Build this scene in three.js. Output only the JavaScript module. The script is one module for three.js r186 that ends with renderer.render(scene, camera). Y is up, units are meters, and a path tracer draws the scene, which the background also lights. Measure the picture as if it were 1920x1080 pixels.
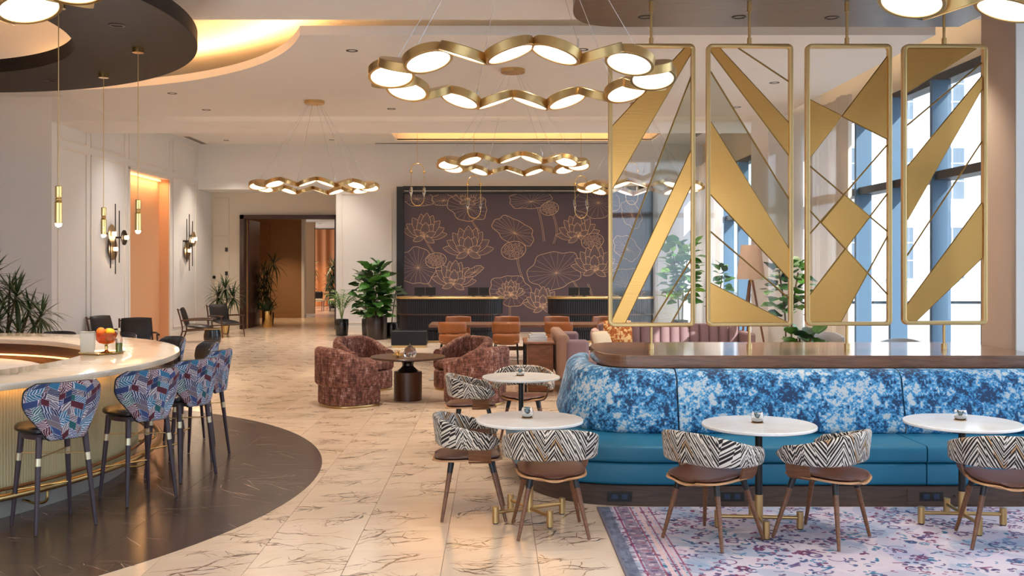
import * as THREE from 'three';
import { RoundedBoxGeometry } from 'three/addons/geometries/RoundedBoxGeometry.js';
import * as BGU from 'three/addons/utils/BufferGeometryUtils.js';
import { RectAreaLightUniformsLib } from 'three/addons/lights/RectAreaLightUniformsLib.js';

// ------------------------------------------------------------------ camera, sky, sun, exposure
RectAreaLightUniformsLib.init();
const scene = new THREE.Scene();
const camera = new THREE.PerspectiveCamera(2 * Math.atan(540 / 1840) * 180 / Math.PI, 1920 / 1080, 0.1, 400);
camera.position.set(0, 1.908, 0);
camera.lookAt(0, 1.908, -10);
camera.setViewOffset(1920, 1080, 31, 43, 1920, 1080);      // a shifted lens: verticals stay upright
const renderer = new THREE.WebGLRenderer({ antialias: true });
renderer.toneMapping = THREE.LinearToneMapping;
renderer.toneMappingExposure = 0.97;
renderer.shadowMap.enabled = true;
scene.background = new THREE.Color().setRGB(0.80, 0.92, 1.10);
scene.backgroundIntensity = 4.2;
const sun = new THREE.DirectionalLight(new THREE.Color().setRGB(1, 0.94, 0.84), 11);
sun.position.set(25, 27.5, 20);
sun.target.position.set(0, 0, -13.5);
sun.castShadow = true;
Object.assign(sun.shadow.camera, { left: -30, right: 30, top: 30, bottom: -30, near: 1, far: 120 });
sun.name = 'sun';
scene.add(sun, sun.target);
const WARM = new THREE.Color().setRGB(1, 0.72, 0.45), AMBER = new THREE.Color().setRGB(1, 0.48, 0.15), SOFT = new THREE.Color().setRGB(1, 0.94, 0.88);
const CLOUDY = new THREE.Color().setRGB(1, 0.85, 0.68), SPOT_I = 44, COVE_I = 5;

// ------------------------------------------------------------------ helpers
// Plan positions are (X, Z): X metres to the right of the lens, Z metres in front of it; world z = -Z.
const V = (x, y, z) => new THREE.Vector3(x, y, z);
const V2 = (x, y) => new THREE.Vector2(x, y);
const rng = (seed) => () => { seed = (seed + 0x6d2b79f5) | 0; let t = Math.imul(seed ^ (seed >>> 15), 1 | seed); t = (t + Math.imul(t ^ (t >>> 7), 61 | t)) ^ t; return ((t ^ (t >>> 14)) >>> 0) / 4294967296; };
const lerp = (a, b, t) => a + (b - a) * t, clamp = (x, a = 0, b = 1) => Math.min(b, Math.max(a, x)), smooth = (a, b, x) => { const t = clamp((x - a) / (b - a)); return t * t * (3 - 2 * t); };
const used = {};
function numbered(n) { const k = used[n] = (used[n] ?? -1) + 1; return k ? n + '_' + String(k).padStart(3, '0') : n; }
function norm(g) {                                            // same attributes, no index, so that pieces merge
  let h = g.index ? g.toNonIndexed() : g;
  for (const k of Object.keys(h.attributes)) if (!['position', 'normal', 'uv'].includes(k)) h.deleteAttribute(k);
  if (!h.attributes.normal) h.computeVertexNormals();
  if (!h.attributes.uv) h.setAttribute('uv', new THREE.BufferAttribute(new Float32Array(h.attributes.position.count * 2), 2));
  h.morphAttributes = {};
  return h;
}
const merge = (list) => (list.length === 1 ? norm(list[0]) : BGU.mergeGeometries(list.map(norm)));
function mesh(name, geo, mat, parent = scene, kind) {
  const g = Array.isArray(geo) ? merge(geo) : geo;
  const m = new THREE.Mesh(g, mat);
  m.name = parent === scene ? numbered(name) : name;
  if (kind) m.userData.kind = kind;
  parent.add(m);
  return m;
}
const struct = (name, geo, mat) => mesh(name, geo, mat, scene, 'structure');
function tag(o, label, category, group) { o.userData.label = label; o.userData.category = category; if (group) o.userData.group = group; return o; }
function thing(name, label, category, X = 0, y = 0, Z = 0, turn = 0, group) {
  const o = new THREE.Group();
  o.name = numbered(name); o.position.set(X, y, -Z); o.rotation.y = turn;
  scene.add(o);
  return tag(o, label, category, group);
}
function copyOf(src, X, y, Z, turn, label) {
  const o = src.clone();
  o.userData = { ...src.userData, label };
  o.name = numbered(src.name.replace(/_\d{3}$/, '')); o.position.set(X, y, -Z); o.rotation.y = turn;
  scene.add(o);
  return o;
}
const face = (dX, dZ) => Math.atan2(dX, -dZ);                 // turn of a thing built facing +z so that it looks along (dX, dZ)
function box(w, h, d, x = 0, y = 0, z = 0, r = 0, seg = 2) {
  const g = r > 0 ? new RoundedBoxGeometry(w, h, d, seg, Math.min(r, w / 2.01, h / 2.01, d / 2.01)) : new THREE.BoxGeometry(w, h, d);
  return g.translate(x, y, z);
}
const span = (x0, x1, y0, y1, Z0, Z1, r = 0) => box(x1 - x0, y1 - y0, Z1 - Z0, (x0 + x1) / 2, (y0 + y1) / 2, -(Z0 + Z1) / 2, r);
const cyl = (r0, r1, h, x = 0, y = 0, z = 0, seg = 24) => new THREE.CylinderGeometry(r1, r0, h, seg).translate(x, y + h / 2, z);   // r0 at the bottom, base at y
function rod(a, b, r0, r1 = r0, seg = 10) {
  const d = b.clone().sub(a), L = d.length();
  const g = new THREE.CylinderGeometry(r1, r0, L, seg);
  g.translate(0, L / 2, 0).applyQuaternion(new THREE.Quaternion().setFromUnitVectors(V(0, 1, 0), d.normalize())).translate(a.x, a.y, a.z);
  return g;
}
const tube = (pts, r, seg = 24, rad = 8, closed = false) => new THREE.TubeGeometry(new THREE.CatmullRomCurve3(pts, closed, 'centripetal'), seg, r, rad, closed);
const lathe = (pts, seg = 32) => new THREE.LatheGeometry(pts.map((p) => V2(p[0], p[1])), seg);
const crease = (g, a = 0.7) => BGU.toCreasedNormals(g, a);
function shapeOf(pts) { const s = new THREE.Shape(); pts.forEach((p, i) => (i ? s.lineTo(p[0], p[1]) : s.moveTo(p[0], p[1]))); s.closePath(); return s; }
function slab(shape, y0, y1, bevel = 0, curve = 48) {         // plan shape (X, Z) raised from y0 to y1
  const g = new THREE.ExtrudeGeometry(shape, { depth: y1 - y0 - 2 * bevel, bevelEnabled: bevel > 0, bevelSize: bevel, bevelThickness: bevel, bevelOffset: -bevel, bevelSegments: 2, curveSegments: curve });
  return g.rotateX(-Math.PI / 2).translate(0, y0 + bevel, 0);
}
const circlePts = (cx, cz, r, n = 128, a0 = 0, a1 = Math.PI * 2) => Array.from({ length: n + 1 }, (_, i) => { const a = lerp(a0, a1, i / n); return [cx + r * Math.cos(a), cz + r * Math.sin(a)]; });
function ringShape(cx, cz, r0, r1, n = 160) { const s = shapeOf(circlePts(cx, cz, r1, n).slice(0, n)); s.holes.push(new THREE.Path(circlePts(cx, cz, r0, n).slice(0, n).map((p) => V2(...p)))); return s; }
const rrectShape = (x0, x1, y0, y1, r, seg = 6) => {
  const pts = [];
  for (const [cx, cy, a] of [[x1 - r, y0 + r, -Math.PI / 2], [x1 - r, y1 - r, 0], [x0 + r, y1 - r, Math.PI / 2], [x0 + r, y0 + r, Math.PI]]) for (let i = 0; i <= seg; i++) pts.push([cx + r * Math.cos(a + i / seg * Math.PI / 2), cy + r * Math.sin(a + i / seg * Math.PI / 2)]);
  return pts;
};
// a section (list of [outward offset, height]) carried along a plan path (list of [X, Z]); sec may depend on the way gone (0..1)
function sweep(path, sec, { closed = false, side = 1, local = false, cr = 0.7 } = {}) {
  const n = path.length, pos = [], uv = [], idx = [];
  const len = [0];
  for (let i = 1; i < n; i++) len.push(len[i - 1] + Math.hypot(path[i][0] - path[i - 1][0], path[i][1] - path[i - 1][1]));
  const close = closed ? Math.hypot(path[0][0] - path[n - 1][0], path[0][1] - path[n - 1][1]) : 0, total = len[n - 1] + close;
  const rows = closed ? n + 1 : n; let m = 0, first, last;
  for (let r = 0; r < rows; r++) {
    const i = r % n, a = path[closed ? (i + n - 1) % n : Math.max(0, i - 1)], b = path[closed ? (i + 1) % n : Math.min(n - 1, i + 1)];
    let tx = b[0] - a[0], tz = b[1] - a[1]; const l = Math.hypot(tx, tz) || 1; tx /= l; tz /= l;
    const at = r === n ? total : len[i], s = typeof sec === 'function' ? sec(at / total, at) : sec;
    m = s.length; if (!r) first = s; last = s;
    let run = 0;
    for (let k = 0; k <= m; k++) {
      const [o, y] = s[k % m];
      if (k) run += Math.hypot(o - s[k - 1][0], y - s[k - 1][1]);
      pos.push(path[i][0] + tz * o * side, y, local ? path[i][1] - tx * o * side : -(path[i][1] - tx * o * side));
      uv.push(at, run);
    }
  }
  const flip = (side > 0) !== local;
  for (let r = 0; r < rows - 1; r++) for (let k = 0; k < m; k++) {
    const a = r * (m + 1) + k, b = a + 1, c = a + m + 1, d = c + 1;
    flip ? idx.push(a, b, c, b, d, c) : idx.push(a, c, b, b, c, d);
  }
  if (!closed) for (const [base, s, rev] of [[0, first, false], [(rows - 1) * (m + 1), last, true]]) {
    const tri = THREE.ShapeUtils.triangulateShape(s.map((p) => V2(...p)), []);
    const start = pos.length / 3;
    for (let k = 0; k < m; k++) { pos.push(...pos.slice((base + k) * 3, (base + k) * 3 + 3)); uv.push(s[k][0], s[k][1]); }
    for (const t of tri) (rev !== flip) ? idx.push(start + t[0], start + t[2], start + t[1]) : idx.push(start + t[0], start + t[1], start + t[2]);
  }
  const g = new THREE.BufferGeometry();
  g.setAttribute('position', new THREE.Float32BufferAttribute(pos, 3)); g.setAttribute('uv', new THREE.Float32BufferAttribute(uv, 2)); g.setIndex(idx);
  return crease(g, cr);
}
const rsec = (o0, o1, y0, y1, r, seg = 4) => rrectShape(o0, o1, y0, y1, Math.min(r, (o1 - o0) / 2.02, (y1 - y0) / 2.02), seg);
// closed cushion: mid(u, v) gives the middle sheet and thick(u, v) the half thickness, u and v in -1..1
function pillow(nu, nv, mid, thick, uvs = [1, 1]) {
  const pos = [], uv = [], idx = [], P = [], N = [];
  const e = 1e-3;
  for (let j = 0; j <= nv; j++) for (let i = 0; i <= nu; i++) {
    const u = -1 + 2 * i / nu, v = -1 + 2 * j / nv, p = mid(u, v);
    const du = mid(u + e, v).sub(mid(u - e, v)), dv = mid(u, v + e).sub(mid(u, v - e));
    P.push(p); N.push(du.cross(dv).normalize());
  }
  for (const s of [1, -1]) for (let j = 0; j <= nv; j++) for (let i = 0; i <= nu; i++) {
    const k = j * (nu + 1) + i, u = -1 + 2 * i / nu, v = -1 + 2 * j / nv, t = thick(u, v) * s, p = P[k].clone().addScaledVector(N[k], t);
    pos.push(p.x, p.y, p.z); uv.push((i / nu) * uvs[0], (j / nv) * uvs[1]);
  }
  const S = (nu + 1) * (nv + 1);
  for (let j = 0; j < nv; j++) for (let i = 0; i < nu; i++) {
    const a = j * (nu + 1) + i, b = a + 1, c = a + nu + 1, d = c + 1;
    idx.push(a, b, c, b, d, c, S + a, S + c, S + b, S + b, S + c, S + d);
  }
  const edge = []; for (let i = 0; i < nu; i++) edge.push(i); for (let j = 0; j < nv; j++) edge.push(j * (nu + 1) + nu);
  for (let i = nu; i > 0; i--) edge.push(nv * (nu + 1) + i); for (let j = nv; j > 0; j--) edge.push(j * (nu + 1));
  edge.forEach((a, k) => { const b = edge[(k + 1) % edge.length]; idx.push(a, S + a, b, b, S + a, S + b); });
  const g = new THREE.BufferGeometry();
  g.setAttribute('position', new THREE.Float32BufferAttribute(pos, 3)); g.setAttribute('uv', new THREE.Float32BufferAttribute(uv, 2)); g.setIndex(idx);
  return crease(g, 1.0);
}
const puff = (p) => (u, v) => Math.pow(Math.max(0, 1 - Math.pow(Math.abs(u), p)), 0.5) * Math.pow(Math.max(0, 1 - Math.pow(Math.abs(v), p)), 0.5);
const cushion = (w, h, t, n = 10, p = 5, k = 2.6) => pillow(n, n, (u, v) => { const f = Math.pow(1 - 0.0 * u, 1); return V(u * w / 2 * (1 - 0.06 * v * v) * f, v * h / 2 * (1 - 0.06 * u * u), 0); }, (u, v) => t / 2 * (0.06 + 0.94 * puff(k)(u, v)), [w, h]);
// uv in metres, seen along the axis that a face looks to; swap turns the grain
function metric(g0, scale = 1, swap = false) {
  const g = norm(g0), p = g.attributes.position, n = g.attributes.normal, uv = g.attributes.uv;
  for (let i = 0; i < p.count; i += 3) {
    const ax = Math.abs(n.getX(i) + n.getX(i + 1) + n.getX(i + 2)), ay = Math.abs(n.getY(i) + n.getY(i + 1) + n.getY(i + 2)), az = Math.abs(n.getZ(i) + n.getZ(i + 1) + n.getZ(i + 2));
    for (let k = i; k < i + 3; k++) {
      let a, b;
      if (ay >= ax && ay >= az) { a = p.getX(k); b = p.getZ(k); } else if (ax >= az) { a = p.getZ(k); b = p.getY(k); } else { a = p.getX(k); b = p.getY(k); }
      swap ? uv.setXY(k, b / scale, a / scale) : uv.setXY(k, a / scale, b / scale);
    }
  }
  return g;
}

// ------------------------------------------------------------------ textures
function makeNoise(seed) {
  const r = rng(seed), T = new Float32Array(65536).map(() => r());
  const at = (x, y, p) => T[((((x % p) + p) % p) * 131 + (((y % p) + p) % p) * 7919) & 65535];
  const n = (x, y, p = 256) => { const xi = Math.floor(x), yi = Math.floor(y), fx = x - xi, fy = y - yi, u = fx * fx * (3 - 2 * fx), v = fy * fy * (3 - 2 * fy); return lerp(lerp(at(xi, yi, p), at(xi + 1, yi, p), u), lerp(at(xi, yi + 1, p), at(xi + 1, yi + 1, p), u), v); };
  n.fbm = (x, y, p, oct = 4, g = 0.5) => { let s = 0, a = 1, t = 0; for (let i = 0; i < oct; i++) { s += a * n(x, y, p); t += a; a *= g; x *= 2; y *= 2; p *= 2; } return s / t; };
  return n;
}
function dataTex(w, h, f, srgb = true) {
  const d = new Uint8Array(w * h * 4);
  for (let y = 0; y < h; y++) for (let x = 0; x < w; x++) { const c = f(x / w, y / h), o = (y * w + x) * 4; d[o] = clamp(c[0]) * 255; d[o + 1] = clamp(c[1]) * 255; d[o + 2] = clamp(c[2]) * 255; d[o + 3] = 255; }
  const t = new THREE.DataTexture(d, w, h);
  t.wrapS = t.wrapT = THREE.RepeatWrapping; t.magFilter = THREE.LinearFilter; t.minFilter = THREE.LinearMipmapLinearFilter; t.generateMipmaps = true;
  if (srgb) t.colorSpace = THREE.SRGBColorSpace;
  t.needsUpdate = true;
  return t;
}
function canvasTex(w, h, draw, srgb = true) {
  const c = document.createElement('canvas'); c.width = w; c.height = h;
  draw(c.getContext('2d'), w, h);
  const t = new THREE.CanvasTexture(c);
  t.wrapS = t.wrapT = THREE.RepeatWrapping;
  if (srgb) t.colorSpace = THREE.SRGBColorSpace;
  return t;
}
const N1 = makeNoise(11), N2 = makeNoise(23), N3 = makeNoise(37);
const mix3 = (a, b, t) => [lerp(a[0], b[0], t), lerp(a[1], b[1], t), lerp(a[2], b[2], t)];
const hex = (h) => [(h >> 16 & 255) / 255, (h >> 8 & 255) / 255, (h & 255) / 255];
const woodTex = dataTex(512, 512, (u, v) => {                 // grain runs along u; tinted by each material's colour
  const w = N1.fbm(u * 3, v * 24, 24, 3), f = N2(u * 8, v * 200, 200), g = 0.5 + 0.5 * Math.sin((v * 26 + w * 3.2) * 6.283);
  const k = 0.72 + 0.2 * w + 0.1 * g - 0.12 * f * f; return [k, k * 0.985, k * 0.96];
});
const finePlaster = dataTex(256, 256, (u, v) => { const k = N1.fbm(u * 32, v * 32, 32, 3); return [k, k, k]; }, false);
const weaveTex = dataTex(256, 256, (u, v) => { const k = 0.5 + 0.25 * Math.sin(u * 6.283 * 64) * Math.sin(v * 6.283 * 64) + 0.25 * N2(u * 64, v * 64, 64); return [k, k, k]; }, false);
const brushTex = dataTex(256, 256, (u, v) => { const k = 0.35 + 0.35 * N2(u * 4, v * 128, 128) + 0.2 * N1.fbm(u * 4, v * 4, 4, 2); return [k, k, k]; }, false);
// eight marble tiles in one sheet, four across and two down
const N0 = makeNoise(3);
const veins = (g, x, y, ang, len, w, r, color, box, rough = 0.5) => {
  g.strokeStyle = color; let a = ang;
  const n = Math.ceil(len / 7);
  for (let i = 0; i < n; i++) {
    a += (r() - 0.5) * rough; a = lerp(a, ang, 0.12);
    const x2 = x + Math.cos(a) * 7, y2 = y + Math.sin(a) * 7;
    g.lineWidth = Math.max(0.7, w * (0.25 + 1.1 * N0(i * 0.22 + x * 0.01, y * 0.01, 256) ** 1.5) * Math.sin(Math.PI * (i + 0.5) / n) ** 0.6);
    g.beginPath(); g.moveTo(x, y); g.lineTo(x2, y2); g.stroke();
    if (r() < 0.035 && w > 1.2) veins(g, x2, y2, a + (r() < 0.5 ? 1 : -1) * (0.4 + r() * 0.7), len * 0.3, w * 0.5, r, color, box, rough);
    x = x2; y = y2;
  }
};
const marbleTex = canvasTex(2048, 1024, (g) => {
  const r = rng(5);
  for (let t = 0; t < 8; t++) {
    const ox = (t % 4) * 512, oy = Math.floor(t / 4) * 512;
    g.save(); g.beginPath(); g.rect(ox, oy, 512, 512); g.clip();
    g.fillStyle = ['#e9dccf', '#e5d8cb', '#ebdfd3', '#e3d7cc'][t % 4]; g.fillRect(ox, oy, 512, 512);
    for (let i = 0; i < 60; i++) { g.globalAlpha = 0.05; g.fillStyle = r() < 0.5 ? '#cdbcae' : '#fff8f0'; g.beginPath(); g.ellipse(ox + r() * 512, oy + r() * 512, 60 + r() * 140, 14 + r() * 40, 0.3 + r() * 0.5, 0, 7); g.fill(); }
    g.lineCap = 'round';
    const d = [0.42, 0.2, 0.62, -0.25, 0.35, 0.5, 0.1, 0.7][t];
    for (let i = 0; i < 7; i++) { g.globalAlpha = 0.5; veins(g, ox - 60 + r() * 560, oy + r() * 512, d + (r() - 0.5) * 1.0, 260 + r() * 400, 2.6, r, '#93796a', 0, 0.6); }
    for (let i = 0; i < 3; i++) { g.globalAlpha = 0.85; veins(g, ox - 40 + r() * 420, oy + r() * 480, d + (r() - 0.5) * 0.6, 360 + r() * 400, 5.5 + r() * 6, r, ['#7d6555', '#6a574c', '#8a7060'][i], 0, 0.65); }
    for (let i = 0; i < 2; i++) { const x = ox + r() * 400, y = oy + r() * 460, a = d + (r() - 0.5) * 0.5; for (let k = 0; k < 3; k++) { g.globalAlpha = 0.6; veins(g, x + r() * 30, y + r() * 24, a, 180 + r() * 240, 9 + r() * 12, r, ['#927867', '#735e52', '#5c4c43'][k], 0, 0.8); } }
    g.restore();
  }
});
const darkStoneTex = canvasTex(1024, 1024, (g) => {
  const r = rng(8);
  g.fillStyle = '#4c423d'; g.fillRect(0, 0, 1024, 1024);
  for (let i = 0; i < 300; i++) { g.globalAlpha = 0.06; g.fillStyle = r() < 0.5 ? '#2f2926' : '#6a5c54'; g.beginPath(); g.ellipse(r() * 1024, r() * 1024, 20 + r() * 120, 6 + r() * 20, -0.35, 0, 7); g.fill(); }
  g.lineCap = 'round';
  for (let i = 0; i < 60; i++) { g.globalAlpha = 0.45 + r() * 0.5; veins(g, r() * 1100 - 80, r() * 1024, -0.35 + (r() - 0.5) * 1.5, 120 + r() * 380, 2.2 + r() * 2.4, r, '#b9a899', 0, 0.3); }
});
const quartzTex = canvasTex(512, 512, (g) => {
  const r = rng(9); g.fillStyle = '#f3f0ec'; g.fillRect(0, 0, 512, 512);
  for (let i = 0; i < 90; i++) { g.globalAlpha = 0.06; g.fillStyle = r() < 0.5 ? '#bdb6b0' : '#ffffff'; g.beginPath(); g.ellipse(r() * 512, r() * 512, 20 + r() * 80, 10 + r() * 30, r() * 3, 0, 7); g.fill(); }
  for (let i = 0; i < 8; i++) { g.globalAlpha = 0.4; veins(g, r() * 512, r() * 512, 0.5 + r(), 120 + r() * 200, 2.2, r, '#b7aba2', 0, 0.6); }
});
// striped fabric of the small chairs: broken chevrons of dark brown, cream and tan lines
const stripeTex = (() => {
  const r = rng(31), seq = [];
  while (seq.length < 128) { const n = 1 + Math.floor(r() * 2.2), c = seq.length && seq[seq.length - 1] === 0 ? (r() < 0.14 ? 2 : 1) : 0; for (let i = 0; i < n; i++) seq.push(c); }
  seq.length = 128; const jit = Array.from({ length: 40 }, () => Math.floor(r() * 5)), cols = [[0.13, 0.10, 0.095], [0.90, 0.86, 0.81], [0.74, 0.58, 0.42]];
  return dataTex(1024, 512, (u, v) => {
    const W = [0.07, 0.16, 0.05, 0.12, 0.2, 0.06, 0.13, 0.09, 0.12], SL = [1.5, -1.3, 1.6, 0.5, -1.5, 1.2, -1.6, 1.4, -1.2];
    let base = 0, x = u, k = 0; while (k < 8 && x > W[k]) { base += SL[k] * W[k]; x -= W[k]; k++; }
    const band = Math.floor(u * 26 + v * (k % 2 ? 3 : -2) + k * 5), s = v * 36 + (base + SL[k] * x) * 92 + jit[((band % 40) + 40) % 40] * 1.1;
    const i = ((Math.floor(s * 1.45) % 128) + 128) % 128, c = cols[seq[i]], w = 0.93 + 0.07 * N1(u * 256, v * 128, 256);
    return [c[0] * w, c[1] * w, c[2] * w];
  });
})();
// patchwork fabric of the stool backs: hatched scraps
const patchTex = (() => {
  const pal = [0x2a4a7c, 0x1f7076, 0x5c2133, 0x857a94, 0x3a86b4, 0x5f4464, 0x3f5797, 0x94858c, 0x2c3566, 0x6a1f35].map(hex), seg = [[0, 0.55], [0.3, -0.5], [0.5, 0.6], [0.64, -0.55], [0.82, 0.4], [1.01, 0]];
  const h = (a, b, c) => { let t = Math.imul(a * 374761 + b * 668265 + c * 2147483 + 91, 0x45d9f3b); t ^= t >>> 15; t = Math.imul(t, 0x2c1b3c6d); return ((t ^ (t >>> 13)) >>> 0) / 4294967296; };
  return dataTex(1024, 1024, (u, v) => {
    let k = 0; while (u >= seg[k + 1][0]) k++;
    const y = (v + seg[k][1] * (u - seg[k][0]) + 0.13 * k) * 9.5, row = Math.floor(y), fy = y - row, wide = 0.09 + 0.16 * h(row, k, 1), x = (u + 0.3 * h(row, k, 2)) / wide, cell = Math.floor(x), fx = x - cell;
    const c = pal[Math.floor(h(row, k, cell + 10) * pal.length)].map((q) => q * 0.78), a = h(row, cell, k + 40) * 3.14, p = 26 + 16 * h(row, cell, k + 50), w = h(row, cell, k + 60) < 0.74 ? 0.16 + 0.32 * h(row, cell, k + 70) : 0;
    const q = (u * Math.cos(a) + v * Math.sin(a)) * p + 0.5 * N2(u * 30, v * 30, 30), line = Math.abs(q - Math.floor(q) - 0.5) * 2 < w ? 0.85 : 0, seam = fy < 0.05 || fx * wide < 0.004 ? 0.55 : 0;
    return mix3(mix3(c, [0.88, 0.86, 0.88], line), [0.9, 0.88, 0.9], seam);
  });
})();
const velvetTex = dataTex(1024, 1024, (u, v) => {             // crushed, mottled blue velvet
  const a = N1.fbm(u * 26, v * 26, 26, 4, 0.7), b = N2.fbm(u * 7, v * 7, 7, 3), c = N3.fbm(u * 90, v * 90, 90, 3, 0.65), k = a * 0.56 + b * 0.32 + c * 0.12 + (c - 0.5) * 0.3;
  let q = mix3(hex(0x10345a), hex(0x2675a6), smooth(0.365, 0.455, k)); q = mix3(q, hex(0x4c9acb), smooth(0.46, 0.515, k)); return mix3(q, hex(0xc6cbcc), smooth(0.525, 0.635, k));
});
const clubTex = dataTex(512, 512, (u, v) => {                 // worn russet chenille
  const a = N1.fbm(u * 24, v * 8, 24, 4, 0.6), b = N2(u * 128, v * 30, 128), c = N3(u * 20, v * 120, 120), k = a * 0.5 + b * 0.26 + c * 0.24;
  return mix3(mix3(hex(0x472820), hex(0x7c4d3e), smooth(0.3, 0.55, k)), hex(0xaa8d83), smooth(0.55, 0.75, k));
});
const pillowTex = dataTex(256, 256, (u, v) => { const k = N1.fbm(u * 26, v * 26, 26, 4, 0.7); return mix3(hex(0xa8551c), hex(0xe8c48a), smooth(0.42, 0.6, k)); });
const rugTex = canvasTex(2048, 2048, (g) => {
  const r = rng(44), W = 2048, M = W / 4.8;
  g.fillStyle = '#c6bac2'; g.fillRect(0, 0, W, W);
  const blob = (n, cols, s0, s1, al) => { for (let i = 0; i < n; i++) { g.globalAlpha = al; g.fillStyle = cols[Math.floor(r() * cols.length)]; g.beginPath(); g.ellipse(r() * W, r() * W, s0 + r() * s1, (s0 + r() * s1) * 0.5, r() * 3, 0, 7); g.fill(); } };
  blob(700, ['#cbb9c0', '#c3b4c6', '#d4c2bf', '#a99cb4', '#9fb0c6'], 30, 90, 0.18);
  blob(260, ['#2f648f', '#3f7ba3', '#4f78a6', '#356690'], 30, 100, 0.17); blob(200, ['#b3a2b8', '#c3adb9', '#aa9fbc'], 40, 110, 0.2);
  blob(1500, ['#d9cbc9', '#b9a7b5', '#8ea9c4', '#cdb4ba'], 4, 26, 0.3);
  g.lineCap = 'round';
  const ink = ['#243a66', '#2d2550', '#5b2148', '#1f5f86', '#46305f', '#6d2c49'];
  for (let i = 0; i < 3000; i++) {
    const x = r() * W, y = r() * W, c = ink[Math.floor(r() * ink.length)], s = 6 + r() * 17;
    g.globalAlpha = 0.55 + r() * 0.4; g.strokeStyle = g.fillStyle = c; g.lineWidth = 3 + r() * 6;
    const k = r();
    if (k < 0.3) { g.beginPath(); g.arc(x, y, s, r() * 6, 3 + r() * 4); g.stroke(); }
    else if (k < 0.65) { g.beginPath(); g.moveTo(x, y); g.quadraticCurveTo(x + (r() - 0.5) * 50, y + (r() - 0.5) * 40, x + (r() - 0.5) * 70, y + (r() - 0.5) * 50); g.stroke(); }
    else if (k < 0.9) for (let j = 0; j < 4; j++) { g.beginPath(); g.ellipse(x + (r() - 0.5) * 34, y + (r() - 0.5) * 30, 3 + r() * 8, 3 + r() * 4, r() * 3, 0, 7); g.fill(); }
    else { for (let j = 0; j < 6; j++) { g.beginPath(); g.arc(x + Math.cos(j) * s * 1.5, y + Math.sin(j) * s * 1.5, 4, 0, 7); g.stroke(); } }
  }
  g.globalAlpha = 1;
  // the border along the left edge (u = 0)
  g.fillStyle = '#5c6377'; g.fillRect(0, 0, 0.09 * M, W);
  g.globalAlpha = 0.35; for (let i = 0; i < 500; i++) { g.fillStyle = r() < 0.5 ? '#7c8296' : '#464a60'; g.fillRect(r() * 0.09 * M, r() * W, 6 + r() * 10, 10 + r() * 30); }
  g.globalAlpha = 0.9;
  for (const [x, w, c] of [[0.125, 0.012, '#7d2f4e'], [0.145, 0.09, '#7a6a7e'], [0.245, 0.012, '#8a4458'], [0.28, 0.03, '#d0b1b0'], [0.325, 0.012, '#7d3a56'], [0.35, 0.02, '#c9a7ac'], [0.39, 0.012, '#863f58']]) { g.fillStyle = c; g.fillRect(x * M, 0, w * M, W); }
  for (let y = 0; y < W; y += 26) { g.fillStyle = ['#c8b2b8', '#3a3560', '#8d3f58'][(y / 26) % 3]; g.fillRect((0.16 + r() * 0.03) * M, y, 12 + r() * 10, 10); }
  g.globalAlpha = 0.25; for (let i = 0; i < 900; i++) { g.fillStyle = r() < 0.5 ? '#cdbcc4' : '#a99bb0'; g.fillRect(0.1 * M + r() * 0.32 * M, r() * W, 6 + r() * 16, 4 + r() * 10); }
});
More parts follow.
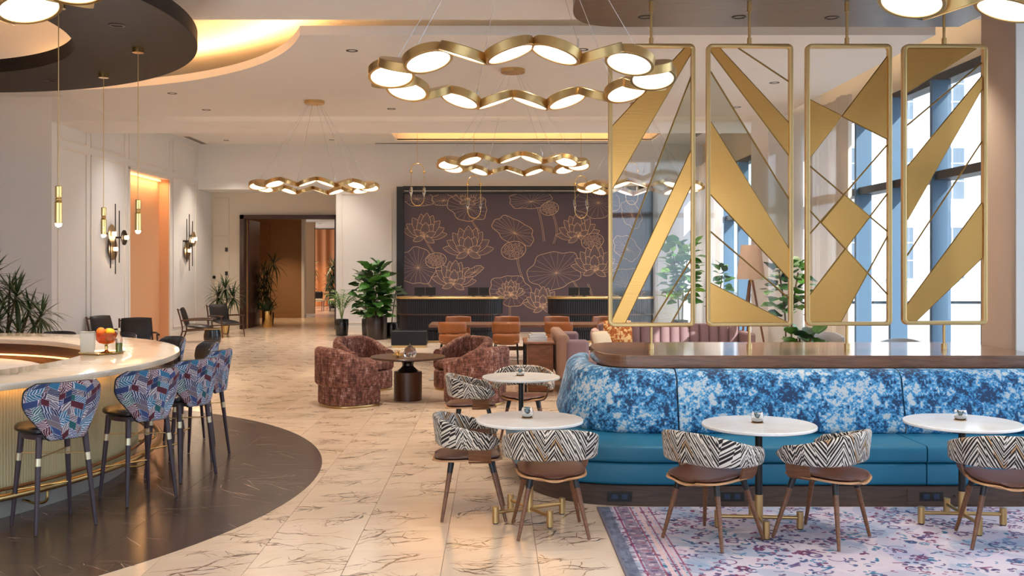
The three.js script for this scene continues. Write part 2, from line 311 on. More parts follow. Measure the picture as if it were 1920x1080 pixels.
const muralTex = canvasTex(2048, 1228, (g, W, H) => {         // gold line drawing of lotus flowers, pads and seed heads
  const r = rng(12);
  g.fillStyle = '#564850'; g.fillRect(0, 0, W, H);
  g.lineCap = g.lineJoin = 'round'; g.strokeStyle = '#e6bf96';
  const line = (pts, w = 4, a = 0.9) => { g.globalAlpha = a; g.lineWidth = w * 0.8; g.beginPath(); g.moveTo(...pts[0]); for (let i = 1; i < pts.length - 1; i++) g.quadraticCurveTo(...pts[i], (pts[i][0] + pts[i + 1][0]) / 2, (pts[i][1] + pts[i + 1][1]) / 2); g.lineTo(...pts[pts.length - 1]); g.stroke(); };
  const petal = (x, y, a, L, w) => {
    const p = (t, s) => [x + Math.cos(a) * L * t - Math.sin(a) * w * s, y + Math.sin(a) * L * t + Math.cos(a) * w * s];
    g.globalAlpha = 1; g.fillStyle = '#564850'; g.beginPath(); g.moveTo(x, y); g.bezierCurveTo(...p(0.25, 1.1), ...p(0.75, 1.0), ...p(1, 0)); g.bezierCurveTo(...p(0.75, -1.0), ...p(0.25, -1.1), x, y); g.fill();
    g.globalAlpha = 0.9; g.lineWidth = 3.6; g.stroke();
    for (const s of [-0.5, -0.2, 0.15, 0.45]) line([[x, y], p(0.4, s), p(0.75, s * 0.9), p(0.9, s * 0.4)], 2.2, 0.6);
  };
  const lotus = (x, y, s, tilt = 0) => {
    for (const [a, L, w] of [[-2.95, 1.15, 0.27], [-0.2, 1.15, 0.27], [-2.6, 1.1, 0.3], [-0.55, 1.1, 0.3], [-2.2, 1.15, 0.3], [-0.95, 1.15, 0.3], [-1.85, 1.2, 0.3], [-1.3, 1.2, 0.3], [-1.57, 1.25, 0.32], [-2.05, 0.8, 0.26], [-1.1, 0.8, 0.26], [-1.57, 0.75, 0.26], [-2.7, 0.62, 0.2], [-0.45, 0.62, 0.2], [2.7, 0.6, 0.17], [0.45, 0.6, 0.17]]) petal(x, y, a + tilt + (r() - 0.5) * 0.1, L * s, w * s);
    for (let i = 0; i < 12; i++) { g.globalAlpha = 0.8; g.lineWidth = 2.5; g.beginPath(); g.arc(x + (r() - 0.5) * s * 0.4, y - r() * s * 0.25, 4 + r() * 4, 0, 7); g.stroke(); }
  };
  const pad = (x, y, s, tilt = 0, sq = 0.7) => {
    const pts = []; for (let i = 0; i <= 40; i++) { const a = i / 40 * 6.283, q = 1 + 0.07 * Math.sin(a * 5 + x) + 0.05 * Math.sin(a * 9 + y); pts.push([x + Math.cos(a) * s * q * Math.cos(tilt) - Math.sin(a) * s * q * sq * Math.sin(tilt), y + Math.cos(a) * s * q * Math.sin(tilt) + Math.sin(a) * s * q * sq * Math.cos(tilt)]); }
    g.globalAlpha = 1; g.fillStyle = '#564850'; g.beginPath(); pts.forEach((p, i) => (i ? g.lineTo(...p) : g.moveTo(...p))); g.fill();
    line(pts, 5); const cx = x + s * 0.06, cy = y + s * 0.1;
    for (let i = 0; i < 40; i += 2) line([[cx, cy], [lerp(cx, pts[i][0], 0.5) + (r() - 0.5) * 14, lerp(cy, pts[i][1], 0.5) + (r() - 0.5) * 14], [lerp(cx, pts[i][0], 0.96), lerp(cy, pts[i][1], 0.96)]], 2.6, 0.7);
  };
  const pod = (x, y, s) => {
    g.globalAlpha = 1; g.fillStyle = '#564850'; g.beginPath(); g.ellipse(x, y, s, s * 0.75, -0.2, 0, 7); g.fill(); g.globalAlpha = 0.95; g.lineWidth = 4; g.stroke();
    for (let i = 0; i < 34; i++) { const a = i * 2.4, q = Math.sqrt(i / 34) * 0.86; g.lineWidth = 2.4; g.beginPath(); g.ellipse(x + Math.cos(a) * s * q, y + Math.sin(a) * s * q * 0.75, s * 0.09, s * 0.075, 0, 0, 7); g.stroke(); }
  };
  const stem = (x, y, x2, y2) => { const b = (r() - 0.5) * 90; line([[x - 6, y], [(x + x2) / 2 + b, (y + y2) / 2], [x2 - 6, y2]], 3); line([[x + 7, y], [(x + x2) / 2 + b + 12, (y + y2) / 2], [x2 + 6, y2]], 3); };
  stem(150, 330, 250, 520); stem(560, 150, 640, 330); stem(1120, 60, 1190, 420); stem(1260, 170, 1270, 440); stem(960, 470, 1010, 760); stem(170, 680, 260, 860); stem(1560, 800, 1600, 1000); stem(1440, 780, 1480, 900); stem(900, 950, 880, 1200);
  pad(100, 30, 150, 0.2, 0.5); pad(330, 50, 90, 0, 0.6); pad(540, 110, 170, 0.3, 0.75); lotus(540, 60, 120, 0.1); pad(1070, 50, 180, -0.1, 0.45); pod(1235, 130, 78); pad(1640, 60, 190, 0, 0.8);
  lotus(170, 380, 170, 0.1); lotus(545, 520, 190, 0); pad(930, 330, 190, 0.5, 0.55); pod(930, 500, 105); lotus(1480, 380, 165, -0.1); pod(1600, 420, 95); pad(1930, 180, 130, 1.2, 0.6); pad(1890, 480, 130, 0.8, 0.7);
  pad(110, 640, 170, 0.1, 0.95); pod(270, 590, 88); lotus(420, 800, 170, 0.1); pad(590, 690, 90, -0.5, 0.4); pad(1280, 680, 230, -0.25, 0.72); lotus(1620, 680, 180, 0); pad(900, 860, 180, 0.1, 0.75); lotus(905, 900, 110, 0); pad(1900, 800, 170, 0.3, 0.8);
  lotus(1180, 1010, 150, 0); pad(300, 1080, 190, 0, 0.7); pad(640, 1080, 130, 0.3, 0.6); lotus(1500, 1100, 170, 0); pad(1800, 1130, 180, 0, 0.6);
});

// ------------------------------------------------------------------ materials
const lin = (h) => new THREE.Color(h);
const std = (color, roughness = 0.6, o = {}) => new THREE.MeshStandardMaterial({ color: lin(color), roughness, ...o });
const phys = (color, roughness, o = {}) => new THREE.MeshPhysicalMaterial({ color: lin(color), roughness, ...o });
const glow = (c, k, base = 0xffffff) => new THREE.MeshStandardMaterial({ color: lin(base), roughness: 0.6, emissive: c, emissiveIntensity: k });
const wood = (color, rough = 0.42, o = {}) => std(color, rough, { map: woodTex, bumpMap: woodTex, bumpScale: 0.0006, ...o });
const M = {
  ceiling: std('#d6d4d3', 0.9, { bumpMap: finePlaster, bumpScale: 0.0004 }),
  wall: std('#dadbdc', 0.85, { bumpMap: finePlaster, bumpScale: 0.0004 }),
  wallWarm: std('#cfc5b4', 0.85, { bumpMap: finePlaster, bumpScale: 0.0004 }),
  pillar: std('#b5a496', 0.8, { bumpMap: weaveTex, bumpScale: 0.0004 }),
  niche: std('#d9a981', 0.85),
  tan: std('#9c7650', 0.8), white: std('#e8e4dd', 0.6), trim: std('#dedad3', 0.5),
  marble: phys('#f5e7d9', 0.16, { map: marbleTex }), grout: std('#8f7a69', 0.9), barStoneWarmLit: phys('#ecdcc8', 0.1, { map: quartzTex }), darkStone: phys('#f0e6e0', 0.22, { map: darkStoneTex }),  // bar top stone is tinted to hold the orange ceiling reflection
  quartz: phys('#ffffff', 0.14, { map: quartzTex }),
  brass: std('#c6a670', 0.34, { metalness: 1, bumpMap: brushTex, bumpScale: 0.0002 }), brassBright: std('#d9b573', 0.16, { metalness: 1 }), antique: std('#ccaa74', 0.36, { metalness: 1 }),
  gold: std('#d09d58', 0.24, { metalness: 1, bumpMap: brushTex, bumpScale: 0.0003 }), cameBrass: std('#8d6f3d', 0.35, { metalness: 1 }), champagne: std('#c9ba9c', 0.35, { metalness: 1 }),
  chrome: std('#d8d8d8', 0.12, { metalness: 1 }), black: std('#15130f', 0.4), screenBlack: std('#07070a', 0.6), sconceDisc: std('#8f7a60', 0.4, { metalness: 0.8 }), blackGloss: phys('#0d0d0f', 0.25, { clearcoat: 0.5 }), bronze: std('#2a2420', 0.45, { metalness: 0.7 }), deskBlack: phys('#101116', 0.38, { specularIntensity: 0.7 }),
  walnut: wood('#8d5d3e', 0.4), consoleWood: wood('#a5683f', 0.4), walnutDark: wood('#5b3824', 0.35), canopyWood: wood('#6b574a', 0.34), plinthWood: wood('#5a4438', 0.5), ledgeWood: phys('#93603f', 0.4, { map: woodTex, clearcoat: 1, clearcoatRoughness: 0.1 }), ply: std('#c08f62', 0.5), stoolLeg: std('#3b2c33', 0.42),
  discWood: phys('#33261f', 0.55, { map: woodTex, specularIntensity: 0.3 }), doorWood: wood('#3f1e12', 0.35), oak: wood('#b98d5f', 0.45),
  leatherBrown: phys('#5d372b', 0.38, { bumpMap: finePlaster, bumpScale: 0.0006 }), leatherBlack: phys('#17151a', 0.36, { bumpMap: finePlaster, bumpScale: 0.0006 }), leatherTan: phys('#9a5a2c', 0.4, { bumpMap: finePlaster, bumpScale: 0.0006 }),
  stripe: std('#ffffff', 0.85, { map: stripeTex, bumpMap: weaveTex, bumpScale: 0.0005 }), patch: std('#ffffff', 0.8, { map: patchTex, bumpMap: weaveTex, bumpScale: 0.0005 }),
  velvet: phys('#ffffff', 0.6, { map: velvetTex, sheen: 0.5, sheenColor: lin('#d8dfe4'), sheenRoughness: 0.4 }), teal: phys('#1b6b89', 0.42, { bumpMap: finePlaster, bumpScale: 0.0005 }),
  club: phys('#ffffff', 0.85, { map: clubTex, bumpMap: weaveTex, bumpScale: 0.0008, sheen: 0.5, sheenColor: lin('#c98f7c'), sheenRoughness: 0.5 }),
  mauve: phys('#856a6d', 0.7, { sheen: 0.6, sheenColor: lin('#c9a9a9'), sheenRoughness: 0.4 }), mauveTan: phys('#9c7763', 0.75, { sheen: 0.4, sheenColor: lin('#d9b9a0'), sheenRoughness: 0.5 }),
  orangePillow: std('#ffffff', 0.85, { map: pillowTex }), creamPillow: std('#d8c2a2', 0.9), pinkPillow: std('#caa193', 0.9),
  rug: std('#ffffff', 0.95, { map: rugTex, bumpMap: weaveTex, bumpScale: 0.001 }), carpet: std('#8b857e', 0.98, { bumpMap: weaveTex, bumpScale: 0.001 }),
  mural: std('#ffffff', 0.5, { map: muralTex }),
  glass: phys('#ffffff', 0.02, { transmission: 1, thickness: 0, ior: 1.45 }), glassTint: phys('#e9ebe6', 0.04, { transmission: 1, thickness: 0, ior: 1.45 }), glassFrost: phys('#e6e6e2', 0.45, { transmission: 0.9, thickness: 0 }),
  window: phys('#f4f8fa', 0.01, { transmission: 1, thickness: 0, ior: 1.3 }), mullion: std('#4a6781', 0.45), mullionDark: std('#2c3138', 0.5),
  solidGlass: phys('#ffffff', 0.03, { transmission: 1, thickness: 0.02, ior: 1.45 }),
  sheer: phys('#ddd2c4', 0.95, { transmission: 0.5, thickness: 0, side: THREE.DoubleSide }), sheerWhite: phys('#f1efec', 0.95, { transmission: 0.45, thickness: 0, side: THREE.DoubleSide }), drapeOrange: std('#a8673a', 0.9),
  leaf: phys('#417428', 0.42, { transmission: 0.25, thickness: 0, side: THREE.DoubleSide }), leafDark: phys('#1b3a1c', 0.4, { transmission: 0.12, thickness: 0, side: THREE.DoubleSide }), leafLight: phys('#7aa83c', 0.45, { transmission: 0.3, thickness: 0, side: THREE.DoubleSide }), blade: phys('#2c4420', 0.5, { transmission: 0.15, thickness: 0, side: THREE.DoubleSide }),  // the two lighter leaf greens are raised to hold sunlight
  stem: std('#5a4a30', 0.8), soil: std('#2a1f16', 0.95), facade: std('#e8e6e2', 0.9), facadeGlass: std('#56636f', 0.6), facadeFrame: std('#b9bcbe', 0.7), street: std('#9a9894', 0.95),
  diffuser: glow(new THREE.Color().setRGB(1, 0.84, 0.6), 1.9), bulb: glow(new THREE.Color().setRGB(1, 0.8, 0.5), 7), bulbDim: glow(new THREE.Color().setRGB(1, 0.66, 0.32), 2.2), stripGlow: glow(AMBER, 3), stripSoft: glow(WARM, 2.5), lampShade: phys('#c4a994', 0.9, { transmission: 0.2, thickness: 0, side: THREE.DoubleSide }),
  orange: phys('#e8761a', 0.5), lemon: phys('#f0c020', 0.45), lime: phys('#7fa83a', 0.5), cherry: phys('#7a2416', 0.45), paper: std('#e9e6df', 0.8), coral: std('#d9a860', 0.4, { metalness: 0.7 }),
};
woodTex.repeat.set(1, 1);
const rectLight = (name, color, I, w, h, pos, look) => { const l = new THREE.RectAreaLight(color, I, w, h); l.name = name; l.position.copy(pos); l.lookAt(look); scene.add(l); return l; };

// ------------------------------------------------------------------ the setting: floor
const BAR = [-6.35, 8.7];                                     // the bar, its dark floor and its ceiling ring share this centre
const TILE = 0.612, TX = -0.951, TZ = 6.558;
const floor = struct('floor', [span(-11.3, 6.2, -0.15, -0.006, -4.2, 14.52)], M.grout);
{
  const plate = (x0, x1, z0, z1) => { const g = span(x0, x1, -0.14, 0, z0, z1), p = g.attributes.position, uv = g.attributes.uv; for (let i = 0; i < p.count; i++) uv.setXY(i, (p.getX(i) - TX) / (4 * TILE), (-p.getZ(i) - TZ) / (2 * TILE)); return g; };
  mesh('far_paving', [plate(-11.3, 6.2, 14.52, 29.5), plate(-11.3, 0, 29.5, 48), plate(2.11, 6.2, -4.2, 14.52), plate(-11.3, 2.11, -4.2, 5.334)], M.marble, floor);
  // square marble tiles, each its own piece, sixteen kinds cut from one slab sheet
  const kinds = [];
  for (let k = 0; k < 16; k++) {
    const g = box(TILE - 0.003, 0.02, TILE - 0.003, 0, -0.01, 0, 0.0012, 1), p = g.attributes.position, uv = g.attributes.uv, c = k % 4, r = Math.floor(k / 4) % 2, turn = k >= 8 ? -1 : 1;
    for (let i = 0; i < p.count; i++) uv.setXY(i, (c + 0.5 + turn * p.getX(i) / TILE * 0.98) / 4, (r + 0.5 + turn * p.getZ(i) / TILE * 0.98) / 2);
    kinds.push(g);
  }
  const r = rng(3); let last = -1;
  for (let j = -2; j < 13; j++) for (let i = -13; i < 5; i++) {
    const x = TX + (i + 0.5) * TILE, z = TZ + (j + 0.5) * TILE, px = 929 + 1840 * x / z;
    if (px < -400 || x > 2.2 || Math.hypot(x - BAR[0], z - BAR[1]) < 4.2) continue;
    let k = Math.floor(r() * 16); if (k === last) k = (k + 5) % 16; last = k;
    const t = mesh('tile', kinds[k], M.marble, floor); t.position.set(x, 0, -z);
  }
  // dark stone laid in a circle round the bar, cut at its rim
  const rim = circlePts(...BAR, 4.74, 160).slice(0, 160), clip = (poly) => {
    let out = poly;
    for (let i = 0; i < rim.length && out.length; i++) {
      const a = rim[i], b = rim[(i + 1) % rim.length], inside = (p) => (b[0] - a[0]) * (p[1] - a[1]) - (b[1] - a[1]) * (p[0] - a[0]) >= 0, inp = out; out = [];
      for (let k = 0; k < inp.length; k++) {
        const p = inp[k], q = inp[(k + 1) % inp.length], ip = inside(p), iq = inside(q);
        if (ip) out.push(p);
        if (ip !== iq) { const dx = q[0] - p[0], dz = q[1] - p[1], t = -((b[0] - a[0]) * (p[1] - a[1]) - (b[1] - a[1]) * (p[0] - a[0])) / ((b[0] - a[0]) * dz - (b[1] - a[1]) * dx); out.push([p[0] + dx * t, p[1] + dz * t]); }
      }
    }
    return out;
  };
  for (let j = -10; j < 14; j++) for (let i = -8; i < 9; i++) {
    const x0 = -2.61 + i * 2 * TILE, z0 = 6.26 + j * TILE, e = 0.0016, poly = clip([[x0 + e, z0 + e], [x0 + 2 * TILE - e, z0 + e], [x0 + 2 * TILE - e, z0 + TILE - e], [x0 + e, z0 + TILE - e]]);
    if (poly.length < 3 || poly.every((p) => Math.hypot(p[0] - BAR[0], p[1] - BAR[1]) < 2.8)) continue;
    const g = slab(shapeOf(poly), -0.02, 0.003), p = g.attributes.position, uv = g.attributes.uv, ox = r() * 7, oz = r() * 7, s = r() < 0.5 ? 1 : -1;
    for (let k = 0; k < p.count; k++) uv.setXY(k, s * p.getX(k) / 2.2 + ox, s * p.getZ(k) / 2.2 + oz);
    mesh('dark_tile', g, M.darkStone, floor);
  }
}
// ------------------------------------------------------------------ walls
struct('wall_left', [span(-11.3, -11.1, 0, 5.5, -4.2, 18.75), span(-11.3, -8.48, 0, 5.5, 18.75, 19.0), span(-9.1, -8.48, 0, 5.5, 19.0, 22.74), span(-9.1, -8.48, 4.12, 5.5, 22.74, 25.5), span(-9.1, -8.8, 0, 4.12, 22.74, 25.5), span(-9.1, -8.48, 0, 5.5, 25.5, 29.5)], M.wall);
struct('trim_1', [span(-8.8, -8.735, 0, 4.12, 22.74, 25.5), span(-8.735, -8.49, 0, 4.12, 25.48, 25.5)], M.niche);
{
  // raised mouldings on the white wall
  const strip = [], X = -8.48, P = 0.02, w = 0.035;
  const frame = (z0, z1, y0, y1) => strip.push(span(X, X + P, y0, y1, z0, z0 + w, 0.006), span(X, X + P, y0, y1, z1 - w, z1, 0.006), span(X, X + P, y0, y0 + w, z0, z1, 0.006), span(X, X + P, y1 - w, y1, z0, z1, 0.006));
  frame(19.0, 20.35, 0.25, 4.22); frame(20.55, 22.45, 0.25, 4.22); frame(25.8, 27.75, 0.25, 4.22); frame(19.0, 20.35, 4.36, 5.2); frame(20.55, 22.45, 4.36, 5.2); frame(22.7, 25.55, 4.36, 5.2); frame(25.8, 27.75, 4.36, 5.2);
  strip.push(span(X, X + 0.025, 0, 4.18, 22.66, 22.74, 0.008), span(X, X + 0.025, 0, 4.18, 25.5, 25.58, 0.008), span(X, X + 0.025, 4.12, 4.2, 22.66, 25.58, 0.008));
  struct('trim_2', strip, M.trim);
  const far = [], Z = 28;
  const ff = (x0, x1, y0, y1, z = Z) => far.push(span(x0, x0 + w, y0, y1, z - P, z, 0.006), span(x1 - w, x1, y0, y1, z - P, z, 0.006), span(x0, x1, y0, y0 + w, z - P, z, 0.006), span(x0, x1, y1 - w, y1, z - P, z, 0.006));
  ff(-4.4, -2.95, 0.25, 3.95); ff(4.62, 5.75, 0.25, 3.95);
  struct('trim_3', far, M.trim);
}
struct('baseboard_left', [span(-8.48, -8.455, 0, 0.16, 18.75, 22.66, 0.005), span(-8.48, -8.455, 0, 0.16, 25.58, 28, 0.005)], M.trim);
struct('wall_back', [span(-8.48, -4.55, 4.07, 5.5, 28, 29.5), span(-4.55, 6.2, 0, 5.5, 28, 29.7)], M.wall);
struct('baseboard_back', [span(-4.55, -2.82, 0, 0.16, 27.97, 28, 0.005), span(4.48, 5.9, 0, 0.16, 27.97, 28, 0.005)], M.trim);
struct('wall_recess', [span(-8.48, -7.52, 0, 4.07, 29.3, 29.5), span(-7.52, -4.55, 3.32, 4.07, 29.3, 29.5), span(-4.68, -4.55, 0, 4.07, 29.3, 29.5)], M.wallWarm);
// window wall on the right, with its two big bays, and the unseen window wall behind the lens, placed for daylight
const WX = 5.9;
struct('wall_right', [span(WX, 6.15, 0, 5.5, 2, 3), span(WX, 6.15, 4.45, 5.5, 3, 9.2), span(WX, 6.15, 0, 0.08, 3, 9.2), span(WX, 6.15, 0, 5.5, 9.2, 10), span(WX, 6.15, 4.45, 5.5, 10, 17.8), span(WX, 6.15, 0, 0.08, 10, 17.8), span(WX, 6.15, 0, 5.5, 17.8, 19), span(WX, 6.15, 4.45, 5.5, 19, 28), span(WX, 6.15, 0, 0.08, 19, 28), span(WX, 6.15, 4.45, 5.5, -4.2, 2), span(WX, 6.15, 0, 0.08, -4.2, 2)], M.wallWarm);
struct('wall_rear', [span(-11.3, -10, 0, 5.5, -4.2, -4), span(5.2, 6.2, 0, 5.5, -4.2, -4), span(-10, 5.2, 4.45, 5.5, -4.2, -4), span(-10, 5.2, 0, 0.08, -4.2, -4)], M.wallWarm);
struct('pillar_near', [span(4.95, WX, 0, 5.3, 9.35, 10)], M.pillar);
struct('pillar_far', [span(4.95, WX, 0, 5.3, 17.8, 19)], M.wall);
struct('trim_11', [span(4.955, WX, 0, 4.65, 9.335, 9.35)], M.white);  // thin white panel over the pillar front, paler than the pillar
function windowBay(n, z0, z1, posts) {
  const w = new THREE.Group(); w.name = 'window_' + n; w.userData.kind = 'structure'; scene.add(w);
  mesh('window_frame', [span(WX - 0.02, WX + 0.2, 4.33, 4.45, z0, z1), span(WX - 0.02, WX + 0.2, 0.08, 0.2, z0, z1), span(WX - 0.16, WX + 0.12, 3.02, 3.13, z0, z1), span(WX, WX + 0.2, 0.08, 4.45, z0, z0 + 0.06), span(WX, WX + 0.2, 0.08, 4.45, z1 - 0.06, z1)], M.mullionDark, w);
  for (const z of posts) mesh('mullion', [span(WX - 0.2, WX + 0.05, 0.08, 4.33, z - 0.035, z + 0.035, 0.006)], M.mullion, w);
  const e = [z0, ...posts, z1];
  for (let i = 0; i < e.length - 1; i++) for (const [a, b] of [[0.2, 3.02], [3.13, 4.33]]) mesh('pane', [span(WX + 0.08, WX + 0.084, a, b, e[i] + 0.036, e[i + 1] - 0.036)], M.window, w);
}
windowBay(1, 10, 17.8, [11.5, 12.85, 14.2, 15.55, 16.9]);
windowBay(2, 19, 28, [20.3, 21.7, 23.1, 24.5, 25.9, 27.2]);
windowBay(3, -4, 2, [-2.5, -1, 0.5]); windowBay(5, 3, 9.2, [4.5, 6, 7.6]);  // unseen side windows, placed to bring cool daylight onto rug and bench
{
  const w = new THREE.Group(); w.name = 'window_4'; w.userData.kind = 'structure'; scene.add(w);  // unseen windows behind the lens, placed to let in cool daylight
  mesh('window_frame', [span(-10, 5.2, 4.33, 4.45, -4.2, -4), span(-10, 5.2, 0.08, 0.2, -4.2, -4), span(-10, 5.2, 3.02, 3.13, -4.15, -4)], M.mullionDark, w);
  for (let x = -10; x <= 5.3; x += 1.52) { mesh('mullion', [span(x - 0.035, x + 0.035, 0.08, 4.33, -4.15, -3.9)], M.mullion, w); if (x < 5) mesh('pane', [span(x + 0.036, x + 1.48, 0.2, 4.33, -4.1, -4.096)], M.window, w); }
}
// ------------------------------------------------------------------ ceilings
const CLOUD = [[-6.87, 17.8], [5.15, 17.8], [5.15, 11.49], [-2.29, 11.49], ...circlePts(-7.2, 10, 5.13, 40, 0.29, 1.5).slice(1), [-6.87, 15.12]];
struct('ceiling_front', [span(-11.3, 6.2, 4.65, 5.3, -4.2, 10.97)], M.ceiling);
struct('ceiling_slot', [span(-11.3, 6.2, 5.12, 5.3, 10.97, 18.75)], M.ceiling);
struct('ceiling_beam', [span(-8.48, 6.2, 4.65, 5.5, 18.75, 20.4), span(-11.3, 6.2, 5.3, 5.5, -4.2, 18.75)], M.ceiling);
struct('ceiling_back', [span(-8.48, -2.7, 5.35, 5.6, 20.4, 29.5), span(4.3, 6.2, 5.35, 5.6, 20.4, 29.5), span(-2.7, 4.3, 5.35, 5.6, 27, 29.5), span(-2.9, 4.5, 5.85, 6, 20.3, 27.2), span(-2.9, -2.7, 5.6, 5.85, 20.3, 27.2), span(4.3, 4.5, 5.6, 5.85, 20.3, 27.2), span(-2.9, 4.5, 5.6, 5.85, 27, 27.2), span(-2.9, 4.5, 5.5, 5.85, 20.2, 20.4)], M.ceiling);
struct('trim_4', [sweep([[-2.7, 20.45], [-2.7, 27], [4.3, 27], [4.3, 20.45]], [[0, 5.33], [0.09, 5.33], [0.09, 5.35], [0, 5.38]], { side: -1 })], M.trim);
struct('trim_5', [span(-3.4, 3.3, 5.342, 5.352, 27.7, 27.78)], M.black);
{
  const s = shapeOf(CLOUD.map((p) => p));
  const c = struct('ceiling_float', [slab(s, 4.6, 4.66)], M.ceiling);
  mesh('ceiling_edge', [sweep(CLOUD, [[-0.03, 4.601], [0.002, 4.601], [0.002, 4.71], [-0.03, 4.71]], { closed: true, side: -1, cr: 0.4 })], M.ceiling, c);
  mesh('hanger', CLOUD.filter((_, i) => i < 3).map(([x, z]) => rod(V(x * 0.9, 4.66, -(z * 0.8 + 2.9)), V(x * 0.9, 5.13, -(z * 0.8 + 2.9)), 0.01)), M.chrome, c);
}
// lights hidden on top of the floating ceiling: glowing strips and lights of the same size
{
  const s = struct('cove_light_back', [span(-6.6, 5.0, 4.665, 4.685, 17.5, 17.56)], M.stripSoft);
  rectLight('cove_light_back', WARM, COVE_I * 2.6, 11.6, 0.1, V(-0.8, 4.7, -17.5), V(-0.8, 5.0, -18.6));
  struct('cove_light_front', [span(-2.1, 5.0, 4.665, 4.685, 11.7, 11.76)], M.stripSoft);
  rectLight('cove_light_front', WARM, COVE_I * 3, 7.1, 0.1, V(1.45, 4.7, -11.72), V(1.45, 5.12, -12.5));
  const arc = circlePts(-7.2, 10, 5.35, 24, 0.36, 1.44);
  struct('cove_light_arc', [sweep(arc, [[-0.03, 4.665], [0.03, 4.665], [0.03, 4.685], [-0.03, 4.685]])], M.stripGlow);
  for (let i = 0; i < 24; i += 3) { const [x, z] = arc[i + 1], a = lerp(0.36, 1.44, (i + 1.5) / 24); rectLight('cove_light_arc', AMBER, COVE_I * 20, 0.75, 0.08, V(x, 4.72, -z), V(x - Math.cos(a) * 0.25, 5.12, -(z - Math.sin(a) * 0.25))); }
  struct('cove_light_left', [span(-6.78, -6.72, 4.665, 4.685, 15.2, 17.6)], M.stripSoft);
  rectLight('cove_light_left', WARM, COVE_I * 2, 2.4, 0.08, V(-6.75, 4.7, -16.4), V(-8.2, 5.0, -16.4));
  struct('cove_light_right', [span(4.98, 5.04, 4.665, 4.685, 11.6, 17.6)], M.stripSoft);
  rectLight('cove_light_right', WARM, COVE_I * 3, 6, 0.08, V(5.02, 4.7, -14.6), V(5.9, 4.9, -14.6));
  struct('cove_light_tray', [span(-2.5, 4.1, 5.62, 5.64, 26.7, 26.76), span(-2.66, -2.6, 5.62, 5.64, 20.6, 26.6), span(4.2, 4.26, 5.62, 5.64, 20.6, 26.6)], M.stripGlow);
  rectLight('cove_light_tray', new THREE.Color().setRGB(1, 0.42, 0.06), COVE_I * 10, 6.6, 0.08, V(0.8, 5.64, -26.7), V(0.8, 5.7, -27));
  rectLight('cove_light_tray', new THREE.Color().setRGB(1, 0.42, 0.06), COVE_I * 2, 6.6, 0.08, V(0.8, 5.64, -26.6), V(0.8, 5.9, -24.5));
  struct('cove_light_niche', [span(-8.73, -8.66, 4.07, 4.1, 22.85, 25.4)], M.stripGlow);
  rectLight('cove_light_niche', new THREE.Color().setRGB(1, 0.55, 0.26), COVE_I * 10, 2.5, 0.07, V(-8.6, 4.06, -24.1), V(-8.7, 2.5, -24.1));
  rectLight('cove_light_mural', WARM, COVE_I * 16, 6.8, 0.05, V(0.83, 4.0, -27.62), V(0.83, 2.2, -27.95));
}
// the bar's dark ceiling ring and the wooden canopy over the banquette
{
  const ring = struct('ceiling_ring', [metric(slab(ringShape(...BAR, 2.4, 3.55, 200), 4.06, 4.21, 0.006))], M.discWood);
  mesh('hanger', [0.2, 3.3, 4.3, 5.3].map((a) => rod(V(BAR[0] + 2.95 * Math.cos(a), 4.2, -(BAR[1] + 2.95 * Math.sin(a)) ), V(BAR[0] + 2.95 * Math.cos(a), Math.sin(a) > 0.7 ? 5.13 : 4.66, -(BAR[1] + 2.95 * Math.sin(a))), 0.012)), M.bronze, ring);
  struct('unseen_light_ring', [sweep(circlePts(...BAR, 2.62, 80).slice(0, 80), [[-0.02, 4.215], [0.02, 4.215], [0.02, 4.23], [-0.02, 4.23]], { closed: true })], M.stripGlow);  // unseen strip on top of the ring, placed to light the slot amber
  for (let i = 0; i < 7; i++) { const a = 0.85 + i * 0.24, x = BAR[0] + 2.7 * Math.cos(a), z = BAR[1] + 2.7 * Math.sin(a); rectLight('unseen_light_ring', AMBER, COVE_I * 9, 0.7, 0.08, V(x, 4.24, -z), V(BAR[0] + 3.5 * Math.cos(a), 5.1, -(BAR[1] + 4.3 * Math.sin(a)))); }
}
function islandPath(a, b, n = 3, xEnd = 4.95, cx = 1.45, cz = 9.53) {
  const p = [[xEnd, cz - b], [lerp(xEnd, cx, 0.5), cz - b]];
  for (let i = 0; i <= 48; i++) { const t = -Math.PI / 2 - Math.PI * i / 48, c = Math.cos(t), s = Math.sin(t); p.push([cx + a * Math.sign(c) * Math.abs(c) ** (2 / n), cz + b * Math.sign(s) * Math.abs(s) ** (2 / n)]); }
  p.push([lerp(xEnd, cx, 0.5), cz + b], [xEnd, cz + b]);
  return p;
}
struct('ceiling_canopy', [metric(slab(shapeOf(islandPath(0.68, 0.95, 3)), 4.45, 4.655, 0.004))], M.canopyWood);

// ------------------------------------------------------------------ recessed downlights
const LENS = glow(SOFT, 0.35, 0x4a443c);
const downProto = () => { const t = new THREE.Group(); mesh('trim_ring', [lathe([[0.075, 0.02], [0.075, -0.004], [0.05, -0.004], [0.046, 0.02]], 24)], M.bronze, t); mesh('lamp_lens', [cyl(0.047, 0.047, 0.006, 0, 0.006, 0, 20)], LENS, t); return t; };
const dp = downProto();
function downlight(px, py, h, label, I = SPOT_I * 0.85, color = CLOUDY, angle = 0.75) {
  const Z = 1840 * (h - 1.908) / (497 - py), X = (px - 929) / 1840 * Z, o = dp.clone();
  o.name = numbered('ceiling_downlight'); o.position.set(X, h, -Z); scene.add(o); tag(o, label, 'downlight', 'recessed ceiling downlights');
  lampAt(X, h, Z, I, color, angle);
}
function lampAt(X, h, Z, I, color = SOFT, angle = 0.75) {
  const l = new THREE.SpotLight(color, I, 0, angle, 0.7); l.name = 'downlight'; l.position.set(X, h - 0.03, -Z); l.target.position.set(X, 0, -Z); l.shadow.radius = 3; scene.add(l, l.target);
}
